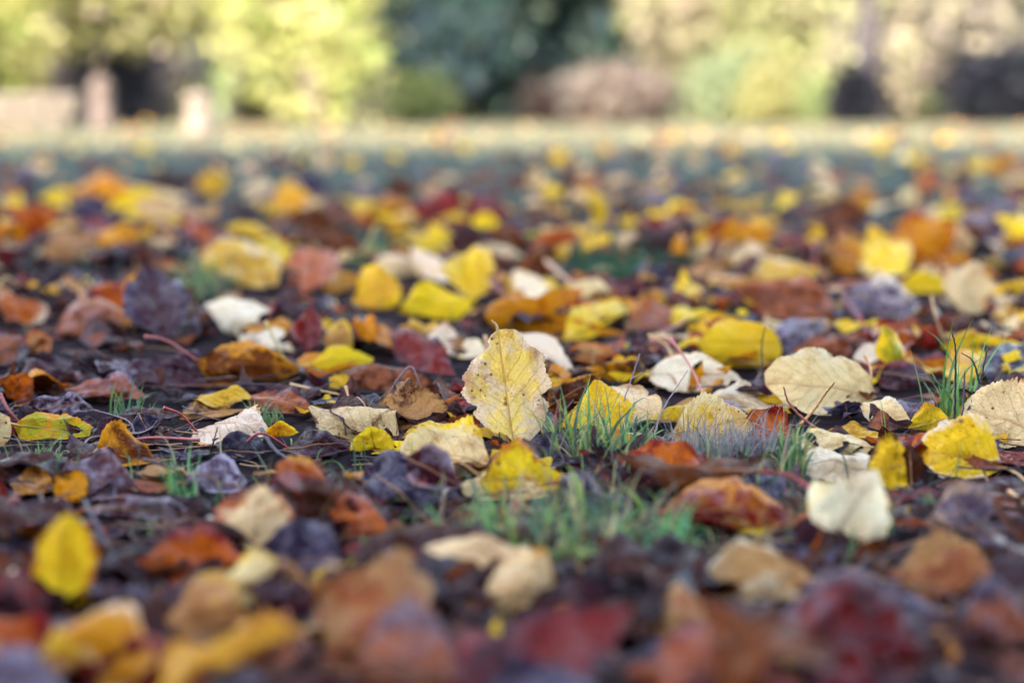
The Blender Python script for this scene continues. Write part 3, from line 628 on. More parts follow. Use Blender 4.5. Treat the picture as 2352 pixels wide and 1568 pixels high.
("orange and gold leaf behind the round yellow blurred leaf", "", 'ovate', (160,445,1.6),(295,430,4.0),7.0,60,0,.6,.5,('G','O',.5,0,0),False,'t',{}),
("black leaf with an olive gold streak arching in the blur", "black leaf with olive streak", 'ovate', (1172,585,.6),(1322,555,1.8),5.2,62,0,1.0,.7,('K','N',.34,0,0),False,'d',{}),
("warm brown leaf under the black leaf with olive streak", "", 'ovate', (1180,620,.5),(1262,600,2.0),4.6,60,0,.3,.3,('X','O',.4,0,0),False,'t',{}),
("gold leaf with a dark lower side in the far blur on the left", "", 'ovate', (612,475,1.0),(730,470,2.0),7.0,58,0,.6,.5,('G','A',.5,0,0),False,'t',{}),
("wide gold leaf with pink top in the far blur left of centre", "wide gold and pink blurred leaf", 'ovate', (820,515,.6),(985,500,2.0),7.4,60,0,.7,.6,('G','L',.42,0,.1),False,'t',{}),
("bright yellow leaf glowing in the far blur right of centre", "glowing yellow blurred leaf", 'round', (1440,530,.8),(1545,525,2.0),5.0,66,0,.3,.3,('Y','Y',0,0,0),False,'y',{}),
("orange arched leaf above a pink leaf in the blur on the right", "orange arched blurred leaf", 'ovate', (1905,620,.5),(1990,600,1.4),5.4,68,0,1.3,.6,('G','O',.5,0,.2),False,'r',{}),
("yellow leaf with a white fold right of the orange arched blurred leaf", "", 'ovate', (2000,560,3.0),(2095,640,.6),5.0,60,0,.4,.4,('Y','W',.35,0,0),False,'y',{}),
("olive yellow leaf mound in the far blur on the right", "olive mound leaf", 'round', (2110,545,.6),(2215,525,2.6),6.6,62,0,.6,.5,('Y','N',.45,0,0),False,'y',{}),
]

for i, (lab, short, shp, a, b, W, T, S, bend, cup, cols, stem, sc, kw) in enumerate(HAND):
    A = P(*a); B = P(*b)
    near = 560 < a[1]
    W *= 1.12 if i else 1.0
    if a[1] > 1200: W *= 1.12
    if T < 68: T += 7
    if a[1] < 765: W *= 1.15; T = min(T + 7, 74)
    kw = dict(kw, wave=kw.get('wave', 1.0) * 1.25, tooth=max(kw.get('tooth', .09), .02))
    fq = ((i * 37) % 100) / 100
    if i and 'fold' not in kw and kw['wave'] > .6: kw['fold'] = (.12 + .3 * fq) * (1 if i % 3 else -1)
    if a[1] > 1180: bend *= .55; cup *= .45; kw['wave'] = max(kw['wave'], 1.2) * 1.25; kw['tooth'] = max(kw['tooth'], .06)
    root, px, py, V = leaf_obj(A, B, W / 100.0, T, S, shp, bend, cup, cols, 100 + i,
                               stem=(False if stem is False else (P(*stem) if stem else None)), stemc=sc,
                               rib=(870 < a[1] < 1300), na=(60 if 850 < a[1] < 1150 else 34), nb=(31 if 850 < a[1] < 1150 else 19), **kw)
    if i == 0:
        tp = V[-16]
        tv, tq = tube(spline([tp - np.array([0, 0, .002]), tp + np.array([-.0008, 0, .003]), tp + np.array([-.0032, 0, .0052]), tp + np.array([-.0036, 0, .0062])], 9), np.linspace(.0009, .0003, 9), 6)
        build('drip_tip', tv, tq, M_STEM, root, attrs=dict(ca=np.tile((.6, .42, .2), (len(tv), 1))), loc=np.array(root.location))
    tag(root, lab, 'leaf', 'fallen leaves lying on the ground')
    LEAVES.append((px, py, short, lab))

# ---------------------------------------------------------------- scattered single leaves
FILLC = [(('M','K',.4,.1,.04),'maroon'), (('B','M',.45,.2,.1),'dark brown'), (('K','B',.45,.1,.1),'near black'), (('Z','D',.5,0,.35),'slate violet'),
         (('L','M',.5,.1,.05),'dull pink brown'), (('R','M',.45,.1,.1),'deep red'), (('X','B',.5,.3,0),'russet'), (('O','R',.5,.2,0),'rust orange'),
         (('T','B',.4,.3,.05),'tan'), (('G','O',.45,.3,0),'golden'), (('P','T',.4,.2,0),'cream'), (('Y','G',.3,.2,0),'yellow'), (('V','M',.5,0,.7),'frosty violet'), (('A','X',.4,.4,0),'mottled ochre')]
WD = np.array([17, 19, 10, 8, 8, 10, 13, 8, 5, 3, 3, 2.5, 4, 4], float)     # dark litter
WY = np.array([6, 7, 5, 3, 5, 7, 8, 9, 8, 12, 10, 15, 2, 11], float)     # golden litter
SHAPES = ['ovate', 'ovate', 'ovate', 'oval', 'narrow', 'narrow', 'rhomb', 'heart', 'obovate', 'maple']
GRASS_REG = [(1290,1265,320,115,1.0), (1600,1040,260,60,1.0), (1440,600,150,55,.9), (830,575,100,35,.7), (470,650,100,45,.6),
             (80,1060,90,25,.5), (410,1120,50,40,.5), (2200,900,100,70,.35), (560,980,70,30,.3)]


def in_grass(x, y):
    for cx, cy, rx, ry, w in GRASS_REG:
        if ((x - cx) / rx) ** 2 + ((y - cy) / ry) ** 2 < 1: return w
    return 0


WF = np.array([8, 15, 8, 4, 12, 10, 17, 14, 11, 6, 4, 2, 2, 6], float)
fr_ = np.random.RandomState(77)
fill = []
tries = 0
N_IND = 298 - len(HAND)
while len(fill) < 420 and tries < 60000:
    tries += 1
    py = 560 + 1020 * fr_.rand() ** .8; px = fr_.uniform(-30, 2382)
    if in_grass(px, py) > .8 and fr_.rand() < .93: continue
    p = P(px, py)
    md = .036 if py > 800 else .05
    if any((p[0] - q[0]) ** 2 + (p[1] - q[1]) ** 2 < md * md for q, _, _ in fill): continue
    # leave the places of the leaves above alone
    fill.append((p, px, py))

FILLREC = []


def px_all(V):
    q = V - EYE
    z = q @ FW
    return 1176 + FPX * (q @ RT) / z, 784 - FPX * (q @ UP) / z, z


# coarse picture of where the leaves above stand, so that no scattered leaf hides them
CELL = 12
own = np.full((150, 210), 1e9)
for V in HITS:
    x, y, z = px_all(V)
    i = np.clip((y / CELL).astype(int), 0, 149); j = np.clip((x / CELL).astype(int) + 5, 0, 209)
    np.minimum.at(own, (i, j), z)


def clear_view(V):
    x, y, z = px_all(V)
    i = np.clip((y / CELL).astype(int), 0, 149); j = np.clip((x / CELL).astype(int) + 5, 0, 209)
    return np.mean((own[i, j] < 1e8) & (z < own[i, j] - .004)) < .07


for k, (p, px, py) in enumerate(fill):
    rs = np.random.RandomState(3000 + k)
    w = WY if (py < 800 and px > 550) or px > 1350 and py < 1130 else WF if py > 1180 else WD
    ci = rs.choice(len(FILLC), p=w / w.sum())
    cols, cname = FILLC[ci]
    az = rs.uniform(0, 2 * math.pi); L = rs.uniform(.046, .080) * (1.12 if py > 1150 else 1)
    d = np.array([math.cos(az), math.sin(az), 0])
    el = rs.uniform(-.16, .22)
    tv = d * math.cos(el) + np.array([0, 0, math.sin(el)])
    A = p - tv * L / 2; B = p + tv * L / 2
    A[2] += .006; B[2] += .006
    T = rs.uniform(0, 28); S = rs.uniform(-22, 22)
    shp = SHAPES[rs.randint(len(SHAPES))]
    if len(FILLREC) >= N_IND: break
    res = leaf_obj(A, B, L * rs.uniform(.5, .8), T, S, shp, rs.uniform(-.3, .6), rs.uniform(-.3, .55), cols, 5000 + k,
                               stem=(None if rs.rand() < .4 else False), stemc='ptdtry'[rs.randint(6)], rib=(880 < py < 1250), na=34, nb=19,
                               drop=rs.uniform(.001, .006), accept=clear_view, fold=rs.choice([-1, 1, 1]) * rs.uniform(0, .4), wave=rs.uniform(1.0, 2.4), tooth=rs.uniform(.02, .13))
    if res is None: continue
    root, qx, qy, V = res
    state = 'arched' if V[:, 2].max() > .022 else 'curled' if V[:, 2].max() > .014 else 'flat'
    FILLREC.append((root, qx, qy, cname, state, L, shp))

# labels for the scattered leaves: look first, then the landmark leaf beside them
LM = [(x, y, s) for x, y, s, _ in LEAVES if s]
used = set()
for root, qx, qy, cname, state, L, shp in FILLREC:
    shn = {'narrow': 'narrow ', 'round': 'rounded ', 'rhomb': 'angular ', 'heart': 'heart shaped ', 'maple': 'lobed '}.get(shp, '')
    size = 'small ' if L < .056 else 'large ' if L > .074 else ''
    cands = sorted(LM, key=lambda m: ((m[0] - qx) ** 2 + ((m[1] - qy) * 1.8) ** 2))[:7]
    lab = None
    for m in cands:
        dx, dy = qx - m[0], (qy - m[1]) * 1.8
        if abs(dx) > abs(dy): rel = 'left of' if dx < 0 else 'right of'
        else: rel = 'behind' if dy < 0 else 'in front of'
        nm = m[2]
        for form in (f"{size}{state} {shn}{cname} leaf {rel} the {nm}", f"{size}{state} {shn}{cname} leaf a little farther {rel} the {nm}"):
            if form not in used and len(form.split()) <= 16:
                lab = form; break
        if lab: break
    used.add(lab)
    tag(root, lab, 'leaf', 'fallen leaves lying on the ground')

# ---------------------------------------------------------------- uncountable litter: under layer and far leaves
def merge(parts):
    Vs, Qs, Us, As = [], [], [], {}
    o = 0
    for V, Q, uv, at in parts:
        Vs.append(V); Qs.append(Q + o); o += len(V)
        if uv is not None: Us.append(uv)
        for k, a in at.items(): As.setdefault(k, []).append(a)
    return np.vstack(Vs), np.vstack(Qs), (np.vstack(Us) if Us else None), {k: np.vstack(a) for k, a in As.items()}


lr = np.random.RandomState(9)
parts = []


def add_litter(x, y, L, z, w, tmax, na, nb, low=False):
    ci = lr.choice(len(FILLC), p=w / w.sum())
    ca, cb, bl, sp, fr = FILLC[ci][0]
    az = lr.uniform(0, 6.3); el = lr.uniform(-.08, .12) if low else lr.uniform(-.3, .4)
    t = np.array([math.cos(az) * math.cos(el), math.sin(az) * math.cos(el), math.sin(el)])
    A = np.array([x, y, 0]) - t * L / 2; B = A + t * L
    _, s, t, n = frame(A, B, math.radians(lr.uniform(0, tmax)), math.radians(lr.uniform(-12, 12) if low else lr.uniform(-30, 30)))
    V, uv, Q = leaf_shape(SHAPES[lr.randint(len(SHAPES))], L, L * lr.uniform(.5, .85), lr.uniform(-.2, .5) if low else lr.uniform(-.3, 1.1), lr.uniform(-.3, .5 if low else .9), lr, na, nb, wave=lr.uniform(.6, 2), fold=lr.uniform(-.2, .35))
    V = A + V[:, :1] * s + V[:, 1:2] * t + V[:, 2:] * n
    V[:, 2] += z + ground_z(x, y) - V[:, 2].min()
    if low and not clear_view(V): return
    jit = lr.uniform(.75, 1.15) * (1 + lr.uniform(-.07, .07, 3))
    m = len(V)
    parts.append((V, Q, uv, dict(ca=np.tile(np.clip(np.array(PAL[ca]) * jit, 0, .9), (m, 1)), cb=np.tile(np.array(PAL[cb]) * jit, (m, 1)),
                                 par=np.tile([bl, sp, fr, lr.uniform(0, 9)], (m, 1)))))


WL = np.array([20, 26, 20, 8, 4, 5, 14, 3, 2, .8, .3, .3, 2, 1], float)
# small broken pieces under the single leaves
for k in range(2600):
    py = 440 + 1140 * lr.rand() ** 1.15; px = lr.uniform(-60, 2410)
    g = in_grass(px, py)
    if g > .5 and lr.rand() < .8: continue
    p = P(px, py)
    if 600 < px and py < 1130 and k % 5 < 3:
        add_litter(p[0], p[1], lr.uniform(.036, .068), lr.uniform(.001, .006), WY, 30, 16, 11, True)
    else:
        add_litter(p[0], p[1], lr.uniform(.028, .058), lr.uniform(.0, .003), WL if px < 1500 or py > 1100 else WD, 18, 14, 9, True)
# the same carpet goes on beyond both sides of the frame
for k in range(5200):
    d = lr.uniform(.15, 2.4); x = lr.uniform(-1.9, 1.9)
    if abs(x) < .375 * d + .04 and d > .45: continue
    big = lr.rand() < .45
    add_litter(x, d, lr.uniform(.045, .075) if big else lr.uniform(.03, .055), lr.uniform(.0, .008), (WY * .5 + WD) if big else WL, 50 if big else 20, 10, 7)
# leaves of the middle distance
for k in range(6200):
    d = 1.75 + 5.0 * lr.rand() ** 1.15
    x = lr.uniform(-.88, .88) * d
    w = WY if x > -.12 * d else (WY * .4 + WD * .6)
    if d > 2.3 and lr.rand() < np.interp(d, [2.3, 3.0, 4.0, 5.5], [.3, .55, .72, .82]): continue
    if d > 2.3: w = WY * np.array([1.5, 1.5, 1, 2, 2, .8, 1.6, .5, 1.8, .4, 1.6, .4, 5, .8])
    cl = math.sin(x * 5.1 + 2 * math.sin(d * 1.9)) * math.sin(d * 4.3 + 1.2 * math.sin(x * 3.7)) + .5 * math.sin(x * 11 + d * 7)
    if cl + lr.uniform(-.9, .9) < -.25: continue
    if cl > .5 and d < 3: w = WY
    add_litter(x, d, lr.uniform(.05, .095), lr.uniform(.0, .012), w, 80 if lr.rand() < .5 else 35, 12, 8)
# sunlit strip
WS = np.array([1, 2, 0, 0, 4, 0, 3, 1, 14, 1, 12, 1, 0, 1], float)
for k in range(700):
    d = 6.6 + 22 * lr.rand() ** 1.3; x = lr.uniform(-.85, .85) * d
    add_litter(x, d, lr.uniform(.05, .09), lr.uniform(.02, .04), WS, 60, 6, 5)
V, Q, uv, at = merge(parts)
o = build('leaf_litter', V, Q, M_LEAF, None, uv, at)
tag(o, 'carpet of broken brown red and yellow leaves covering the ground', 'leaf litter', kind='stuff')

# ---------------------------------------------------------------- debris: needles, stalk bits
parts = []
for k in range(1300):
    py = 600 + 960 * lr.rand() ** .8; px = lr.uniform(-40, 2390)
    p = P(px, py, lr.uniform(.1, .7)); az = lr.uniform(0, 6.3); L = lr.uniform(.008, .05)
    d = np.array([math.cos(az), math.sin(az), lr.uniform(-.08, .2)]); b = np.cross(d, [0, 0, 1]) * lr.uniform(-.18, .18)
    c = spline([p, p + d * L * .5 + b * L, p + d * L], 7)
    c[:, 2] = np.maximum(c[:, 2], .002)
    v, q = tube(c, lr.uniform(.0002, .0006), 4)
    col = [(.05, .03, .04), (.10, .05, .03), (.28, .16, .08), (.05, .04, .06), (.2, .08, .05)][lr.randint(5)]
    parts.append((v, q, None, dict(ca=np.tile(col, (len(v), 1)))))
V, Q, _, at = merge(parts)
o = build('plant_debris', V, Q, M_TWIG, None, None, at)
tag(o, 'fine dark needles and stalk bits strewn over the soil', 'debris', kind='stuff')

# ---------------------------------------------------------------- twigs and bare stalks
def twig(label, paths, r, col, cat='twig', name='twig', group='thin twigs and stalks'):
    root = empty(name, Vector(P(*paths[0][0])))
    for j, pth in enumerate(paths):
        c = spline([P(*q) for q in pth], 8 * len(pth))
        k = np.arange(len(c)); c = c + .00016 * np.stack([np.sin(k * 1.7 + j), np.cos(k * 2.3), np.sin(k * 2.9 + 1)], 1)
        rr = np.linspace(r, r * (.45 if j == 0 else .35), len(c)) * (1 if j == 0 else .8) * (1 + .12 * np.sin(k * 2.1))
        v, q = tube(c, rr, 6)
        build('stalk' if j == 0 else 'side_shoot', v, q, M_TWIG, root, attrs=dict(ca=np.tile(col, (len(v), 1))), loc=P(*paths[0][0]))
    return tag(root, label, cat, group)


DK = (.035, .025, .04); GY = (.20, .16, .19); TN = (.42, .27, .13); RD = (.24, .05, .05)
twig("thin dark twig lying straight across the picture left of centre", [[(540,880,1.0),(700,888,1.1),(850,900,.9),(968,912,.6)]], .0008, DK)
twig("tan straw stalk lying below the thin dark twig", [[(668,882,1.3),(760,902,1.2),(868,922,.7)]], .0012, TN)
twig("short dark twig rising left of the lemon yellow oval leaf", [[(680,932,.3),(700,912,1.3),(765,875,2.2)]], .0008, DK)
twig("bent grey twig arching over the rolled brown leaf", [[(895,935,.3),(900,895,1.6),(942,842,3.2),(965,885,2.0),(985,930,.4)], [(942,875,2.3),(975,905,1.4),(988,915,1.0)]], .0009, GY)
twig("long curved dark twig dipping below the flat dark maroon leaf", [[(600,985,1.4),(640,1040,.8),(720,1075,.5),(800,1085,.5)]], .0013, DK)
twig("forked grey twig among the grass left of the slate leaf", [[(250,985,.5),(310,995,.7),(345,985,1.2),(362,965,1.8)], [(310,995,.7),(292,965,1.4),(215,940,1.6)]], .0008, GY)
twig("reddish stalk slanting at the left edge", [[(0,905,1.9),(18,940,1.1),(46,970,.3)]], .0014, RD)
twig("short dark stalk poking up in front of the cream leaf", [[(480,1045,.2),(492,1010,1.2),(500,980,2.0)]], .0007, DK)
twig("tall black bare stalk, tallest of the group on the right", [[(2190,1012,.1),(2193,940,2.0),(2195,850,4.4),(2194,795,5.9),(2186,762,6.8)]], .00085, (.03,.018,.022), 'stalk', 'bare_stalk')
twig("forked black stalk leaning right beside the tallest stalk", [[(2196,1005,.1),(2225,940,1.8),(2250,880,3.2),(2268,800,5.4)], [(2250,880,3.2),(2235,830,4.6),(2208,810,5.3)]], .0010, (.04,.03,.045), 'stalk', 'bare_stalk')
twig("short black stalk between the two tall stalks", [[(2188,1008,.1),(2210,950,1.6),(2214,890,3.0),(2216,852,4.0)]], .0008, DK, 'stalk', 'bare_stalk')
twig("dark red stalk standing right of the upright leaf", [[(1268,1010,.1),(1276,960,1.2),(1284,918,2.3)]], .0011, RD, 'stalk', 'bare_stalk')
twig("dark hooked stalk in front of the smooth bright yellow leaf", [[(1758,905,.1),(1752,850,1.8),(1750,790,3.6),(1758,750,4.8)]], .0009, (.05,.03,.03), 'stalk', 'bare_stalk')
twig("red stalk crossing an orange one above the pale leaf", [[(1895,996,.4),(1850,965,1.1),(1812,925,2.1),(1800,888,3.1)]], .0011, (.33,.10,.07), 'stalk', 'bare_stalk')
twig("orange stalk crossing the red one above the pale leaf", [[(1838,975,.6),(1870,940,1.4),(1895,905,2.4),(1917,878,3.3)]], .0011, (.48,.24,.07), 'stalk', 'bare_stalk')
twig("grey forked seed stalk in front of the large pale arched leaf", [[(1415,1000,.1),(1430,930,1.7),(1450,870,3.2),(1470,812,4.6)], [(1450,870,3.2),(1475,858,3.6),(1492,852,3.8)]], .0006, GY, 'stalk', 'bare_stalk')
twig("second grey seed stalk leaning right behind the dry grass", [[(1500,1010,.1),(1520,945,1.5),(1560,880,2.9),(1580,850,3.6)]], .0006, GY, 'stalk', 'bare_stalk')
twig("curly red stalk end at the right foot of the upright leaf", [[(1225,1025,.1),(1216,1000,.8),(1203,985,1.2),(1206,968,1.6)]], .0008, RD, 'stalk', 'bare_stalk')
twig("pale fallen stalk lying across the grass below the yellow wedge", [[(1240,1085,.5),(1330,1060,.6),(1410,1035,1.0)]], .0013, (.42,.33,.2))
twig("tan stalk leaning on the rust and pink rolled leaf", [[(1540,1148,.6),(1620,1105,1.1),(1662,1075,1.5)]], .0015, TN)
twig("blurred pale vertical stalk standing left in the background", [[(445,640,.1),(440,520,5.0),(432,400,11.5),(430,330,16.0)]], .0011, GY, 'stalk', 'bare_stalk')
twig("blurred greenish stalk standing right of centre", [[(1475,640,.1),(1478,520,5.2),(1475,400,12.0),(1478,340,15.5)]], .0011, (.22,.28,.2), 'stalk', 'bare_stalk')
twig("blurred stalk at the far left rising from the grass", [[(150,560,.1),(145,460,6.0),(118,340,14.0)]], .0011, GY, 'stalk', 'bare_stalk')
twig("blurred tan stick slanting above the orange and yellow leaf", [[(1255,600,3.4),(1300,640,2.4),(1345,680,1.5)]], .0028, (.42,.25,.15))
twig("dark blurred twig lying in the bare soil on the left", [[(60,830,.5),(150,850,.6),(240,872,.6)]], .0014, GY)
twig("thin blurred dark twig slanting down in the left foreground", [[(195,1150,1.8),(240,1240,1.2),(290,1330,.6)]], .0010, DK)

# ---------------------------------------------------------------- grass
def blades(n, sampler, rs, hmin, hmax, cols, wid=(.0009, .002), lean=.9, seg=7):
    Vs, Qs, C = [], [], []
    o = 0
    for k in range(n):
        r = sampler(rs)
        if r is None: continue
        x, y = r
        h = hmin + (hmax * 1.12 - hmin) * rs.rand() ** 1.8; az = rs.uniform(0, 6.3); ln = rs.uniform(.15, 1) * lean
        d = np.array([math.cos(az), math.sin(az), 0])
        t = np.linspace(0, 1, seg)
        a = ln * t ** rs.uniform(.7, 2.2) * rs.uniform(.8, 2.6); az = az + t * rs.uniform(-1, 1); d = np.stack([np.cos(az), np.sin(az), 0 * az], 1)[1:]
        step = h / (seg - 1)
        pts = np.array([x, y, ground_z(x, y) - .001]) + np.concatenate([[np.zeros(3)], np.cumsum(step * (np.sin(a)[1:, None] * d + np.cos(a)[1:, None] * np.array([0, 0, 1])), 0)])
        pts[:, 2] = np.maximum(pts[:, 2], .001)
        az2 = az[-1] + 1.57 + rs.uniform(-.9, .9)
        s = np.array([math.cos(az2), math.sin(az2), 0])
        w = rs.uniform(*wid) * (1 - t ** 2.2) * .5 + .00006
        nrm = np.cross(s, [0, 0, 1])
        V = np.stack([pts - s * w[:, None], pts - nrm * w[:, None] * .35, pts + s * w[:, None]], 1).reshape(-1, 3)
        i = np.arange(seg - 1) * 3
        Q = np.vstack([np.stack([i, i + 1, i + 4, i + 3], 1), np.stack([i + 1, i + 2, i + 5, i + 4], 1)])
        c = np.array(cols[rs.randint(len(cols))]) * rs.uniform(.7, 1.25)
        Vs.append(V); Qs.append(Q + o); o += len(V); C.append(np.tile(c, (len(V), 1)))
    return np.vstack(Vs), np.vstack(Qs), dict(ca=np.vstack(C))


GRN = [(.11, .24, .09), (.19, .36, .11), (.08, .17, .09), (.28, .40, .10), (.42, .37, .18), (.26, .20, .14), (.07, .09, .07), (.13, .22, .13)]
DRY = [(.30, .25, .28), (.24, .22, .24), (.34, .29, .26), (.2, .17, .2), (.16, .24, .18)]
FARG = [(.07, .13, .11), (.10, .17, .14), (.08, .10, .12), (.17, .18, .14)]  # far blades blued, the tint of the shade put into their colour


def tuft(label, cx, cy, rx, ry, n, h0, h1, cols, seed, lean=.9, wid=(.0010, .0025), group='grass tufts between the leaves'):
    rs = np.random.RandomState(seed)
    def smp(r):
        a = r.uniform(0, 6.3); q = math.sqrt(r.rand()) * (.5 + .5 * r.rand())
        p = P(cx + rx * q * math.cos(a), cy + ry * q * math.sin(a)); return p[0], p[1]
    V, Q, at = blades(n, smp, rs, h0, h1, cols, wid, lean)
    loc = P(cx, cy)
    o = build('grass_tuft', V, Q, M_GRASS, None, None, at, loc=loc)
    return tag(o, label, 'grass tuft', group)


tuft('low green grass tuft in the foreground in front of centre', 1290, 1275, 335, 105, 760, .007, .036, GRN, 1, 2.2, (.0014, .0032))
tuft('dry greyish grass tuft right of the upright leaf', 1650, 1065, 190, 40, 1100, .006, .034, DRY, 2, 1.5, (.0004, .0010))
tuft('green grass tuft at the right foot of the upright leaf', 1370, 1060, 165, 38, 260, .014, .052, GRN, 3, 1.0, (.0010, .0028))
tuft('blurred dark green grass tuft behind centre right', 1440, 615, 160, 45, 900, .015, .05, [(.05, .14, .08), (.08, .2, .1), (.04, .1, .07)], 4, .9)
tuft('blurred green grass tuft behind the rust and pink pointed leaf', 830, 590, 105, 26, 260, .012, .034, GRN, 5, 1.4)
tuft('blurred grass tuft left of the huge pale yellow leaf', 460, 670, 95, 38, 260, .015, .045, GRN, 6, .9)
tuft('sparse fresh grass tuft at the left edge', 75, 1072, 95, 18, 85, .008, .024, GRN, 7, 1.2, (.0006, .0013))
tuft('small bright green tuft above the frosty purple roll', 410, 1140, 48, 22, 60, .008, .026, [(.14, .34, .14), (.18, .4, .16)], 8, .9, (.0006, .0013))
tuft('green blades around the black stalks on the right', 2190, 985, 90, 24, 60, .022, .068, [(.14, .34, .08), (.1, .22, .1), (.18, .3, .12)], 9, 1.1)
tuft('small green tuft left of the flat dark maroon leaf', 615, 985, 50, 20, 50, .008, .022, GRN, 10, 1.2, (.0006, .0014))
tuft('thin green blades behind the small slate leaf', 300, 965, 75, 22, 28, .014, .036, [(.16, .3, .1), (.1, .2, .1)], 12, .9, (.0008, .0018))
tuft('green tuft beside the rust and pink rolled leaf', 1820, 1095, 45, 30, 130, .01, .032, GRN, 13, .8)
tuft('green seedling tuft right of the foreground grass', 1545, 1310, 60, 24, 50, .010, .03, [(.12, .36, .14), (.1, .26, .13)], 14, 1.3, (.0014, .003))
tuft('few green blades curling under the cream leaf with red veins', 1835, 1215, 30, 30, 26, .01, .024, GRN, 15, 1.5, (.0010, .0022))

gr = np.random.RandomState(21)
def near_s(r):
    py = 430 + 900 * r.rand() ** .9; px = r.uniform(-700, 3050)
    p = P(px, py)
    if math.sin(p[0] * 9 + 1.3) + math.sin(p[1] * 11) + r.uniform(-1, 1) < .9: return None
    return p[0], p[1]
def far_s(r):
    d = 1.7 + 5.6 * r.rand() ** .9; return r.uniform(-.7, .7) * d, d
def lit_s(r):
    d = 6.8 + 18 * r.rand() ** 1.5; return r.uniform(-.5, .5) * d, d
a1 = blades(4200, near_s, gr, .008, .034, GRN, (.0006, .0014), 1.3, 6)
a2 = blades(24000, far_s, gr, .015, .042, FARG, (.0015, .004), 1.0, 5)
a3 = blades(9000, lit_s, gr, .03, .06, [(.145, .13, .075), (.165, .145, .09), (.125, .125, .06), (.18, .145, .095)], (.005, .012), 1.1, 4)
V, Q, _, at = merge([(a[0], a[1], None, a[2]) for a in (a1, a2, a3)])
o = build('grass', V, Q, M_GRASS, None, None, at)
tag(o, 'short grass tinted blue green for the shade, straw coloured in the sunny strip', 'grass', kind='stuff')

# ---------------------------------------------------------------- ground
def ground():
    T = NT('soil_and_turf')
    tc = T.n('ShaderNodeTexCoord'); p = tc.outputs['Object']
    n1 = T.noise(p, 60, 6, 0.65); n2 = T.noise(p, 6, 4); n3 = T.noise(p, 600, 4, .7)
    soil = T.mix(T.ramp(n1, .35, .7), (.006, .004, .007), (.022, .014, .017))
    soil = T.mix(T.math('MULTIPLY', T.ramp(n3, .5, .75), .4), soil, (.06, .04, .04))
    turf = T.mix(T.ramp(T.noise(p, 2.2, 6, .7), .38, .62), (.016, .024, .026), (.050, .066, .050))  # turf blued so its colour carries the tint of the shade
    dry = T.mix(T.ramp(T.noise(p, 2.5, 5, .6), .3, .7), (.12, .118, .070), (.155, .145, .095))
    sx = T.n('ShaderNodeSeparateXYZ'); T.l(p, sx.inputs[0])
    wob = T.math('MULTIPLY_ADD', T.noise(p, 1.2, 3), 2.0, sx.outputs[1])
    c = T.mix(T.ramp(wob, 2.9, 4.8), soil, turf)
    c = T.mix(T.ramp(wob, 6.4, 9.0), c, dry)
    pb = T.n('ShaderNodeBsdfPrincipled'); T.l(c, pb.inputs['Base Color']); pb.inputs['Specular IOR Level'].default_value = .02
    T.l(T.math('MULTIPLY_ADD', n1, .3, .6), pb.inputs['Roughness'])
    b = T.n('ShaderNodeBump'); b.inputs['Strength'].default_value = 1; b.inputs['Distance'].default_value = .004
    T.l(T.math('MULTIPLY_ADD', n3, .3, n1), b.inputs['Height']); T.l(b.outputs[0], pb.inputs['Normal'])
    T.l(pb.outputs[0], T.out.inputs[0])
    # one sheet, fine near the camera
    ax = np.concatenate([-np.geomspace(300, .95, 34), np.linspace(-.9, .9, 180), np.geomspace(.95, 300, 34)])
    ay = np.concatenate([-np.geomspace(300, .6, 24), np.linspace(-.5, 2.2, 220), np.geomspace(2.25, 400, 60)])
    X, Y = np.meshgrid(ax, ay, indexing='xy')
    Z = ground_z(X, Y) * np.clip(1.5 - np.abs(Y - 1) / 6, .0, 1)
    fine = (.0016 * np.sin(X * 160 + 3 * np.sin(Y * 70)) * np.sin(Y * 150 + 2) + .001 * np.sin(X * 330 + Y * 90)) * (np.abs(Y) < 2.3) * (np.abs(X) < 1)
    Z = Z + fine - .001
    V = np.stack([X, Y, Z], -1).reshape(-1, 3)
    o = build('ground', V, grid_quads(len(ay), len(ax)), T.m)
    tag(o, None, None, kind='structure')


ground()

# ---------------------------------------------------------------- background trees and shrubs
def crown_mesh(blobs, n, size, cols, rs, shell=.55):
    """many small leaf faces in clumps spread through the volume of the blobs"""
    vol = np.array([b[3] * b[4] * b[5] for b in blobs]) ** .67
    idx = rs.choice(len(blobs), n // 14, p=vol / vol.sum())
    B = np.array(blobs)[idx]
    d = rs.normal(size=(len(idx), 3)); d /= np.linalg.norm(d, axis=1)[:, None]
    r = rs.uniform(shell, 1.0, len(idx))[:, None] ** .8
    c = B[:, :3] + d * r * B[:, 3:6]
    cc = np.array(cols)[rs.randint(0, len(cols), len(idx))] * rs.uniform(.75, 1.25, (len(idx), 1))
    c = np.repeat(c, 14, 0); cc = np.repeat(cc, 14, 0)
    m = len(c)
    c = c + rs.normal(size=(m, 3)) * size * 1.9
    cc = np.clip(cc * rs.uniform(.85, 1.15, (m, 1)), 0, .85)
    a = rs.normal(size=(m, 3)); a /= np.linalg.norm(a, axis=1)[:, None]
    b = np.cross(a, rs.normal(size=(m, 3))); b /= np.linalg.norm(b, axis=1)[:, None]
    s = size * rs.uniform(.6, 1.3, (m, 1))
    V = np.stack([c - a * s, c - b * s * .55, c + a * s, c + b * s * .55], 1).reshape(-1, 3)
    V[:, 2] = np.maximum(V[:, 2], .01)
    return V, np.arange(m * 4).reshape(-1, 4), dict(ca=np.repeat(cc, 4, 0))


def limb(p0, p1, r0, r1, rs, k=7):
    t = np.linspace(0, 1, k)[:, None]
    c = p0 * (1 - t) + p1 * t
    c[1:-1] += rs.normal(size=(k - 2, 3)) * np.linalg.norm(p1 - p0) * .025
    return tube(c, np.linspace(r0, r1, k), 9)


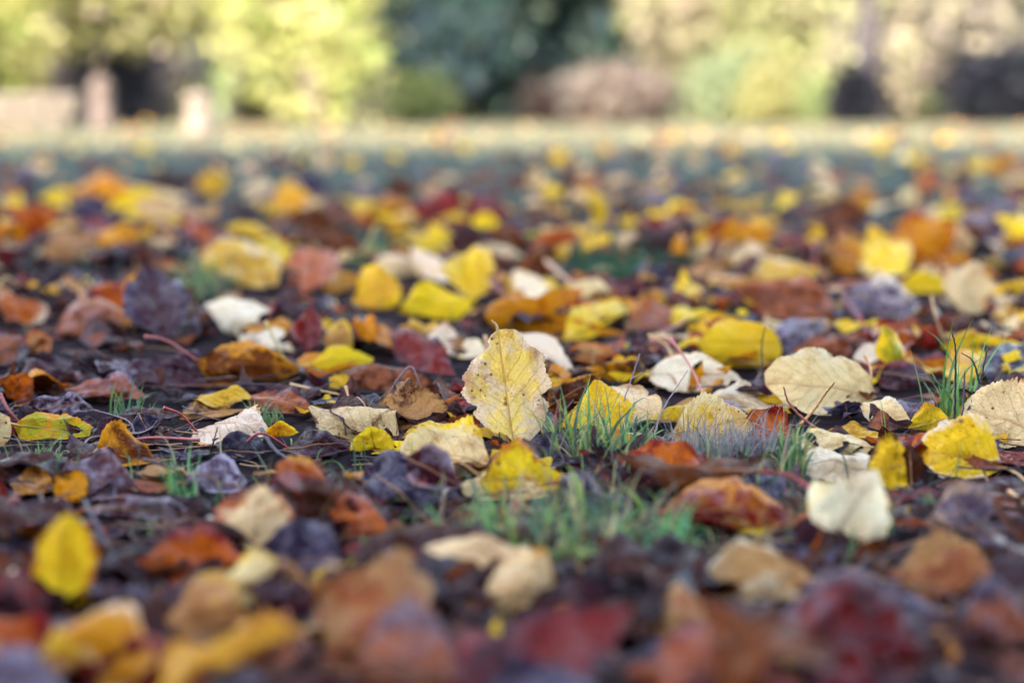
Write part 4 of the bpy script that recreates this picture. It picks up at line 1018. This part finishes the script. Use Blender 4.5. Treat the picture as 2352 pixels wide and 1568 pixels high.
def tree(label, x, y, dist, spread, height, cols, seed, trunk_r=.18, trunk_col=(.14, .11, .10), n=6000, size=.10, skirt=.25, cat='tree', name='tree', group='trees at the far edge of the grass', blobs=None, lean=0.0):
    """x: photograph column of the stem; stands on the ground at this distance"""
    rs = np.random.RandomState(seed)
    b0 = PD(x, 250, dist); base = np.array([b0[0], dist, 0.0])
    root = empty(name, Vector(base))
    top = base + np.array([lean, 0, height])
    tv, tq = limb(base - np.array([0, 0, .1]), base + (top - base) * .8, trunk_r, trunk_r * .25, rs)
    Vs, Qs = [tv], [tq]; o = len(tv)
    if blobs is None:
        blobs = []
        nb = 11
        for k in range(nb):
            f = skirt + (1 - skirt) * (k + .5) / nb
            rr = spread * math.sin(math.pi * min(1, .18 + .80 * f)) ** .7
            a = rs.uniform(0, 6.3)
            q = base + (top - base) * f + np.array([math.cos(a), math.sin(a), 0]) * rr * .5
            s = rr * rs.uniform(.45, .7)
            blobs.append((*q, s, s, s * .8))
    else:
        blobs = [(base[0] + bx, base[1] + by, bz, sx, sy, sz) for bx, by, bz, sx, sy, sz in blobs]
    for b in blobs:
        q = np.array(b[:3])
        f = np.clip((q[2] - base[2]) / height * .7, .12, .75)
        v, qd = limb(base + (top - base) * f, q, trunk_r * .35, trunk_r * .06, rs, 5)
        Vs.append(v); Qs.append(qd + o); o += len(v)
    V = np.vstack(Vs)
    build('trunk', V, np.vstack(Qs), M_BARK, root, attrs=dict(ca=np.tile(trunk_col, (len(V), 1))), loc=base)
    V, Q, at = crown_mesh(blobs, n, size, cols, rs)
    build('crown', V, Q, M_FOL, root, attrs=at, smooth=False, loc=base)
    return tag(root, label, cat, group)


YG = [(.36, .37, .11), (.40, .39, .14), (.28, .33, .09), (.42, .39, .18)]
DG = [(.028, .062, .055), (.036, .075, .066), (.026, .046, .062), (.055, .082, .055)]  # conifer green, darkened to put the shaded side into the colour
CR = [(.36, .33, .20), (.40, .35, .25), (.30, .31, .15), (.37, .30, .23)]
OL = [(.20, .26, .10), (.28, .32, .12), (.16, .22, .10)]
RU = [(.15, .085, .065), (.19, .125, .085), (.13, .085, .07)]
PK = [(.25, .21, .18), (.21, .18, .17), (.28, .24, .20)]
SHADE = [(.006, .006, .014), (.009, .009, .018), (.007, .011, .014)]  # near black foliage colour standing in for shade and dark hollows

tree('bright yellow green tree hanging over the left edge', -60, 0, 17, 1.5, 6, YG, 201, n=9000, size=.09, skirt=.03)
tree('bright yellow green tree reaching the ground left of centre', 740, 0, 16, .95, 6, YG, 202, n=9000, size=.08, skirt=.05,
     blobs=[(0, 0, .5, .6, .6, .45), (.05, 0, 1.2, .65, .6, .6), (-.35, .1, 1.5, .5, .6, .35), (.1, 0, 2.0, .8, .7, .7), (-.7, 0, 1.05, .4, .4, .4), (-.8, 0, 1.8, .5, .5, .5), (0, 0, 3.2, 1.3, 1.2, .9), (-.5, 0, 4.5, 1.2, 1.2, 1)])
tree('dark blue green conifer filling the middle of the background', 1085, 0, 24, 1.7, 8, DG, 203, n=22000, size=.12, skirt=.0, trunk_r=.22)
tree('second dark conifer behind the middle one', 1290, 0, 25.5, 1.3, 9, DG, 204, n=20000, size=.15, skirt=.0)
tree('pale cream leaved tree right of the dark conifers', 1560, 0, 25, 2.0, 7, CR, 205, n=12000, size=.10, skirt=.07, trunk_col=(.2, .17, .16))
tree('cream and lime tree farther right in the background', 1830, 0, 23, 1.8, 7, [(.28, .30, .12), (.34, .31, .18), (.26, .28, .13)], 206, n=12000, size=.10, skirt=.08)
tree('pale pinkish tree with a thick mauve grey trunk', 2030, 0, 20, 1.9, 7, PK + CR, 207, n=10000, size=.09, skirt=.10, trunk_r=.23, trunk_col=(.055, .048, .055))
tree('olive and cream tree near the right edge', 2330, 0, 22, 1.5, 6, OL + CR, 208, n=10000, size=.09, skirt=.12)
tree('thick dark trunk tree on the left with grey violet foliage', 235, 0, 19, .9, 6, [(.06, .06, .09), (.08, .08, .1)], 211, n=5000, size=.09, trunk_r=.24, trunk_col=(.04, .035, .06), blobs=[(0, .3, .3, .45, .4, .3), (.1, .3, .75, .5, .4, .35), (-.25, .3, .5, .3, .3, .4), (0, 0, 2.6, .8, .8, .5)])  # dark grey violet foliage set low about the trunk
tree('pale yellow tree whose branches hang over the dark trunk on the left', 170, 0, 17.5, .9, 6, CR + YG, 219, n=14000, size=.09, trunk_r=.07,
     blobs=[(-.2, 0, 1.5, .5, .5, .3), (.4, 0, 1.45, .5, .5, .25), (.9, 0, 1.5, .5, .5, .25), (1.4, 0, 1.6, .5, .5, .3), (.5, .3, 2.3, 1.6, .8, .6)])
tree('grey beige leafless looking tree left of the yellow green one', 375, 0, 22, 1.1, 6, PK + [(.2, .19, .2)], 212, n=6000, size=.08, skirt=.04, trunk_col=(.16, .14, .15))
tree('olive tree behind the dark trunk on the left', 200, 0, 34, 3.6, 8, OL + YG, 213, n=16000, size=.16, skirt=.05)
tree('olive green tree behind the yellow green one', 560, 0, 31, 2.6, 8, OL, 214, n=14000, size=.15, skirt=.0)
tree('broad cream tree at the back on the right', 1750, 0, 38, 4.2, 9, CR + OL, 215, n=20000, size=.20, skirt=.0)
tree('broad pale tree at the back beyond the right edge', 2450, 0, 38, 4.2, 9, CR + PK, 216, n=18000, size=.20, skirt=.0)
tree('third dark conifer left of the middle one, close behind the yellow green tree', 930, 0, 29, 1.9, 8, DG, 217, n=18000, size=.14, skirt=.0)
tree('tall cream tree far behind the left wall', 60, 0, 40, 4.5, 9, CR + YG, 218, n=18000, size=.20, skirt=.0)


def shrub(label, x, dist, w, h, cols, seed, n=2200, size=.06):
    rs = np.random.RandomState(seed)
    b0 = PD(x, 250, dist); base = np.array([b0[0], dist, 0.0])
    root = empty('shrub', Vector(base))
    blobs = [(base[0] + rs.uniform(-.5, .5) * w, base[1] + rs.uniform(-.3, .3) * w, h * rs.uniform(.3, .7), w * .45, w * .4, h * .4) for _ in range(6)]
    blobs.append((*(base + [0, 0, h * .45]), w * .6, w * .5, h * .5))
    Vs, Qs = [], []; o = 0
    for b in blobs:
        v, q = limb(base.copy(), np.array(b[:3]), .02, .006, rs, 5)
        Vs.append(v); Qs.append(q + o); o += len(v)
    V = np.vstack(Vs)
    build('branches', V, np.vstack(Qs), M_BARK, root, attrs=dict(ca=np.tile((.12, .09, .08), (len(V), 1))), loc=base)
    V, Q, at = crown_mesh(blobs, n, size, cols, rs, .3)
    build('foliage', V, Q, M_FOL, root, attrs=at, smooth=False, loc=base)
    return tag(root, label, 'shrub', 'shrubs under the background trees')


shrub('small olive shrub at the foot of the dark conifers', 960, 18, .45, .55, OL + YG, 301)
shrub('pinkish russet shrub heap right of the dark conifers', 1420, 19, 1.0, .75, RU + PK, 302, 4000)
shrub('low russet shrub sloping off to the left of the russet heap', 1300, 20, .8, .42, RU, 303)
shrub('green shrub right of the russet heap', 1680, 19, .8, .8, [(.17, .22, .11), (.22, .25, .14)], 304, 3000)
shrub('bright yellow shrub beside the green shrub', 1765, 18, .3, .7, [(.28, .26, .09), (.25, .24, .10)], 305, 1600)
shrub('olive shrub between the yellow shrub and the mauve trunk', 1880, 20, .5, .5, OL, 306)
shrub('reddish brown shrub under the yellow green tree', 600, 20, .6, .45, RU + [(.1, .06, .05)], 307)
shrub('reddish shrub behind the pale wall on the left', 130, 22, .45, 1.0, [(.26, .15, .11), (.2, .13, .1)], 308)
shrub('low olive and cream shrub behind the mauve trunk', 2120, 25, 1.5, 1.3, OL + CR, 312, 6000, .09)
shrub('dark violet foliage put in for the shade at the right edge', 2310, 18, .85, .85, SHADE, 309, 5500)  # dark mass added to stand for low shade
shrub('small dark foliage put in for the shaded hollow left of the mauve trunk', 1965, 18.5, .28, .62, SHADE, 311, 2500)  # dark mass added to stand for a shaded hollow
shrub('pale sandy shrub right of the yellow green tree', 880, 20, .4, .3, PK + CR, 310)


def bevel_box(c, s, bev=.03):
    """rounded box via superellipsoid grid"""
    nu, nv = 32, 17
    u = np.linspace(-math.pi, math.pi, nu, endpoint=False); v = np.linspace(-math.pi / 2, math.pi / 2, nv)
    f = lambda x, e: np.sign(x) * np.abs(x) ** e
    e = .22
    U, Vv = np.meshgrid(u, v, indexing='xy')
    X = f(np.cos(Vv), e) * f(np.cos(U), e); Y = f(np.cos(Vv), e) * f(np.sin(U), e); Z = f(np.sin(Vv), e)
    V = np.stack([c[0] + X * s[0] / 2, c[1] + Y * s[1] / 2, c[2] + Z * s[2] / 2], -1).reshape(-1, 3)
    i, j = np.meshgrid(np.arange(nv - 1), np.arange(nu), indexing='ij')
    Q = np.stack([i * nu + j, i * nu + (j + 1) % nu, (i + 1) * nu + (j + 1) % nu, (i + 1) * nu + j], -1).reshape(-1, 4)
    return V, Q


# low pale stone wall at the left, with capstone
q = PD(-40, 250, 15); base = np.array([q[0], 15, 0])
root = empty('stone_wall', Vector(base))
ps = []
for r_ in range(2):
    for k in range(6):
        w_ = .30
        V, Q = bevel_box(base + [(-.78 + .31 * k + (.12 if r_ % 2 else 0)), 0, .07 + .135 * r_], (w_, .3, .13))
        ps.append((V, Q, None, dict(ca=np.tile(np.array([.135, .112, .088]) * RS.uniform(.85, 1.08), (len(V), 1)))))
V, Q, _, at = merge(ps); build('wall_blocks', V, Q, M_STONE, root, attrs=at, loc=base)
V, Q = bevel_box(base + [0.05, 0, .305], (2.0, .36, .08)); build('capstone', V, Q, M_STONE, root, attrs=dict(ca=np.tile((.15, .125, .10), (len(V), 1))), loc=base)
tag(root, 'low pale stone wall in the sun at the left edge', 'wall')


def lathe(prof, c, n=20):
    prof = np.array(prof); a = np.arange(n) * 2 * math.pi / n
    V = np.stack([c[0] + prof[:, :1] * np.cos(a), c[1] + prof[:, :1] * np.sin(a), c[2] + np.broadcast_to(prof[:, 1:], (len(prof), n))], -1).reshape(-1, 3)
    m = len(prof)
    i, j = np.meshgrid(np.arange(m - 1), np.arange(n), indexing='ij')
    return V, np.stack([i * n + j, i * n + (j + 1) % n, (i + 1) * n + (j + 1) % n, (i + 1) * n + j], -1).reshape(-1, 4)


def post(label, x, dist, r, h, col):
    q = PD(x, 250, dist); base = np.array([q[0], dist, 0])
    root = empty('stone_bollard', Vector(base))
    V, Q = lathe([(.001, 0), (r * 1.15, 0), (r * 1.15, h * .12), (r, h * .16), (r * .92, h * .72)], base)
    build('shaft', V, Q, M_STONE, root, attrs=dict(ca=np.tile(col, (len(V), 1))), loc=base)
    V, Q = lathe([(r * .93, h * .725), (r * 1.1, h * .76), (r * 1.12, h * .84), (r * .9, h * .94), (r * .5, h), (.001, h * 1.01)], base)
    build('cap', V, Q, M_STONE, root, attrs=dict(ca=np.tile(col, (len(V), 1))), loc=base)
    return tag(root, label, 'bollard', 'pale bollards at the edge of the grass')


post('round topped white bollard, brightest of the two, left of the yellow green tree', 460, 11.5, .11, .33, (.19, .15, .12))
post('pinkish bollard in front of the thick dark trunk', 235, 14, .10, .50, (.13, .095, .08))

# ---------------------------------------------------------------- unseen hedge added behind the camera, sized to shade the leaves
SUN_EL = math.radians(27); SUN_AZ = math.radians(212)
sun_dir = np.array([math.sin(SUN_AZ) * math.cos(SUN_EL), math.cos(SUN_AZ) * math.cos(SUN_EL), math.sin(SUN_EL)])
HY = -7.0
HH = (6.9 - HY) * math.tan(SUN_EL) / abs(math.cos(SUN_AZ))
rs = np.random.RandomState(4)
base = np.array([-8.0, HY, 0]); root = empty('added_shade_hedge', Vector(base))
ny, nz = 60, 14
xs = np.linspace(-40, 26, ny); zs = np.linspace(0, HH - .35, nz)
ring = []
X, Z = np.meshgrid(xs, zs, indexing='ij')
F = np.stack([X, HY + .9 + .15 * np.sin(X * 1.7 + Z), Z + 0 * X], -1)
Bk = np.stack([X, HY - .9 + .15 * np.sin(X * 2.1 + Z), Z + 0 * X], -1)
sec = np.concatenate([F, Bk[:, ::-1]], 1); m2 = nz * 2
V = sec.reshape(-1, 3)
i, j = np.meshgrid(np.arange(ny - 1), np.arange(m2 - 1), indexing='ij')
Q = np.stack([i * m2 + j, i * m2 + j + 1, (i + 1) * m2 + j + 1, (i + 1) * m2 + j], -1).reshape(-1, 4)
build('shade_core', V, Q, M_BARK, root, attrs=dict(ca=np.tile((.03, .035, .02), (len(V), 1))), loc=base)  # solid core added so no sun leaks through the hedge
blobs = [(x_, HY, z_, 1.6, 1.3, 1.3) for x_ in np.arange(-40, 27, 2.2) for z_ in np.arange(.9, HH - .9, 2.0)]
V, Q, at = crown_mesh(blobs, 14000, .14, [(.02, .035, .02), (.03, .045, .025)], rs, .8)
V[:, 2] = np.minimum(V[:, 2], HH + .1)
build('foliage', V, Q, M_FOL, root, attrs=at, smooth=False, loc=base)
tag(root, 'added hedge, unseen behind the camera, blocking sun and sky from the leaves', 'hedge')

# ---------------------------------------------------------------- light
w = bpy.data.worlds.new('World'); scene.world = w; w.use_nodes = True
nt = w.node_tree; bg = nt.nodes['Background']
sky = nt.nodes.new('ShaderNodeTexSky'); sky.sky_type = 'NISHITA'; sky.sun_disc = False
sky.sun_elevation = SUN_EL; sky.sun_rotation = SUN_AZ
sky.air_density = 1.0; sky.dust_density = 2.0; sky.ozone_density = 1.0
hs = nt.nodes.new('ShaderNodeHueSaturation'); hs.inputs['Saturation'].default_value = .66
nt.links.new(sky.outputs[0], hs.inputs['Color']); nt.links.new(hs.outputs[0], bg.inputs[0])
bg.inputs[1].default_value = .15
sd = bpy.data.lights.new('sun', 'SUN'); sd.energy = 2.0; sd.angle = math.radians(.5); sd.color = (1, .90, .74)
so = bpy.data.objects.new('sun', sd); COL.objects.link(so)
so.rotation_euler = Vector(-sun_dir).to_track_quat('-Z', 'Y').to_euler()

# ---------------------------------------------------------------- camera
cd = bpy.data.cameras.new('camera'); cd.lens = 50; cd.sensor_width = 36; cd.clip_start = .02; cd.clip_end = 2000
cd.dof.use_dof = True; cd.dof.focus_distance = float((P(1190, 1000, .5) - EYE) @ FW); cd.dof.aperture_fstop = 3.1
co = bpy.data.objects.new('camera', cd); COL.objects.link(co)
co.location = EYE; co.rotation_euler = (math.radians(90) - PITCH, 0, 0)
scene.camera = co
vs = scene.view_settings
vs.view_transform = 'Standard'; vs.look = 'None'; vs.gamma = 1; vs.exposure = 3.35
scene.cycles.use_denoising = True
scene.cycles.max_bounces = 6
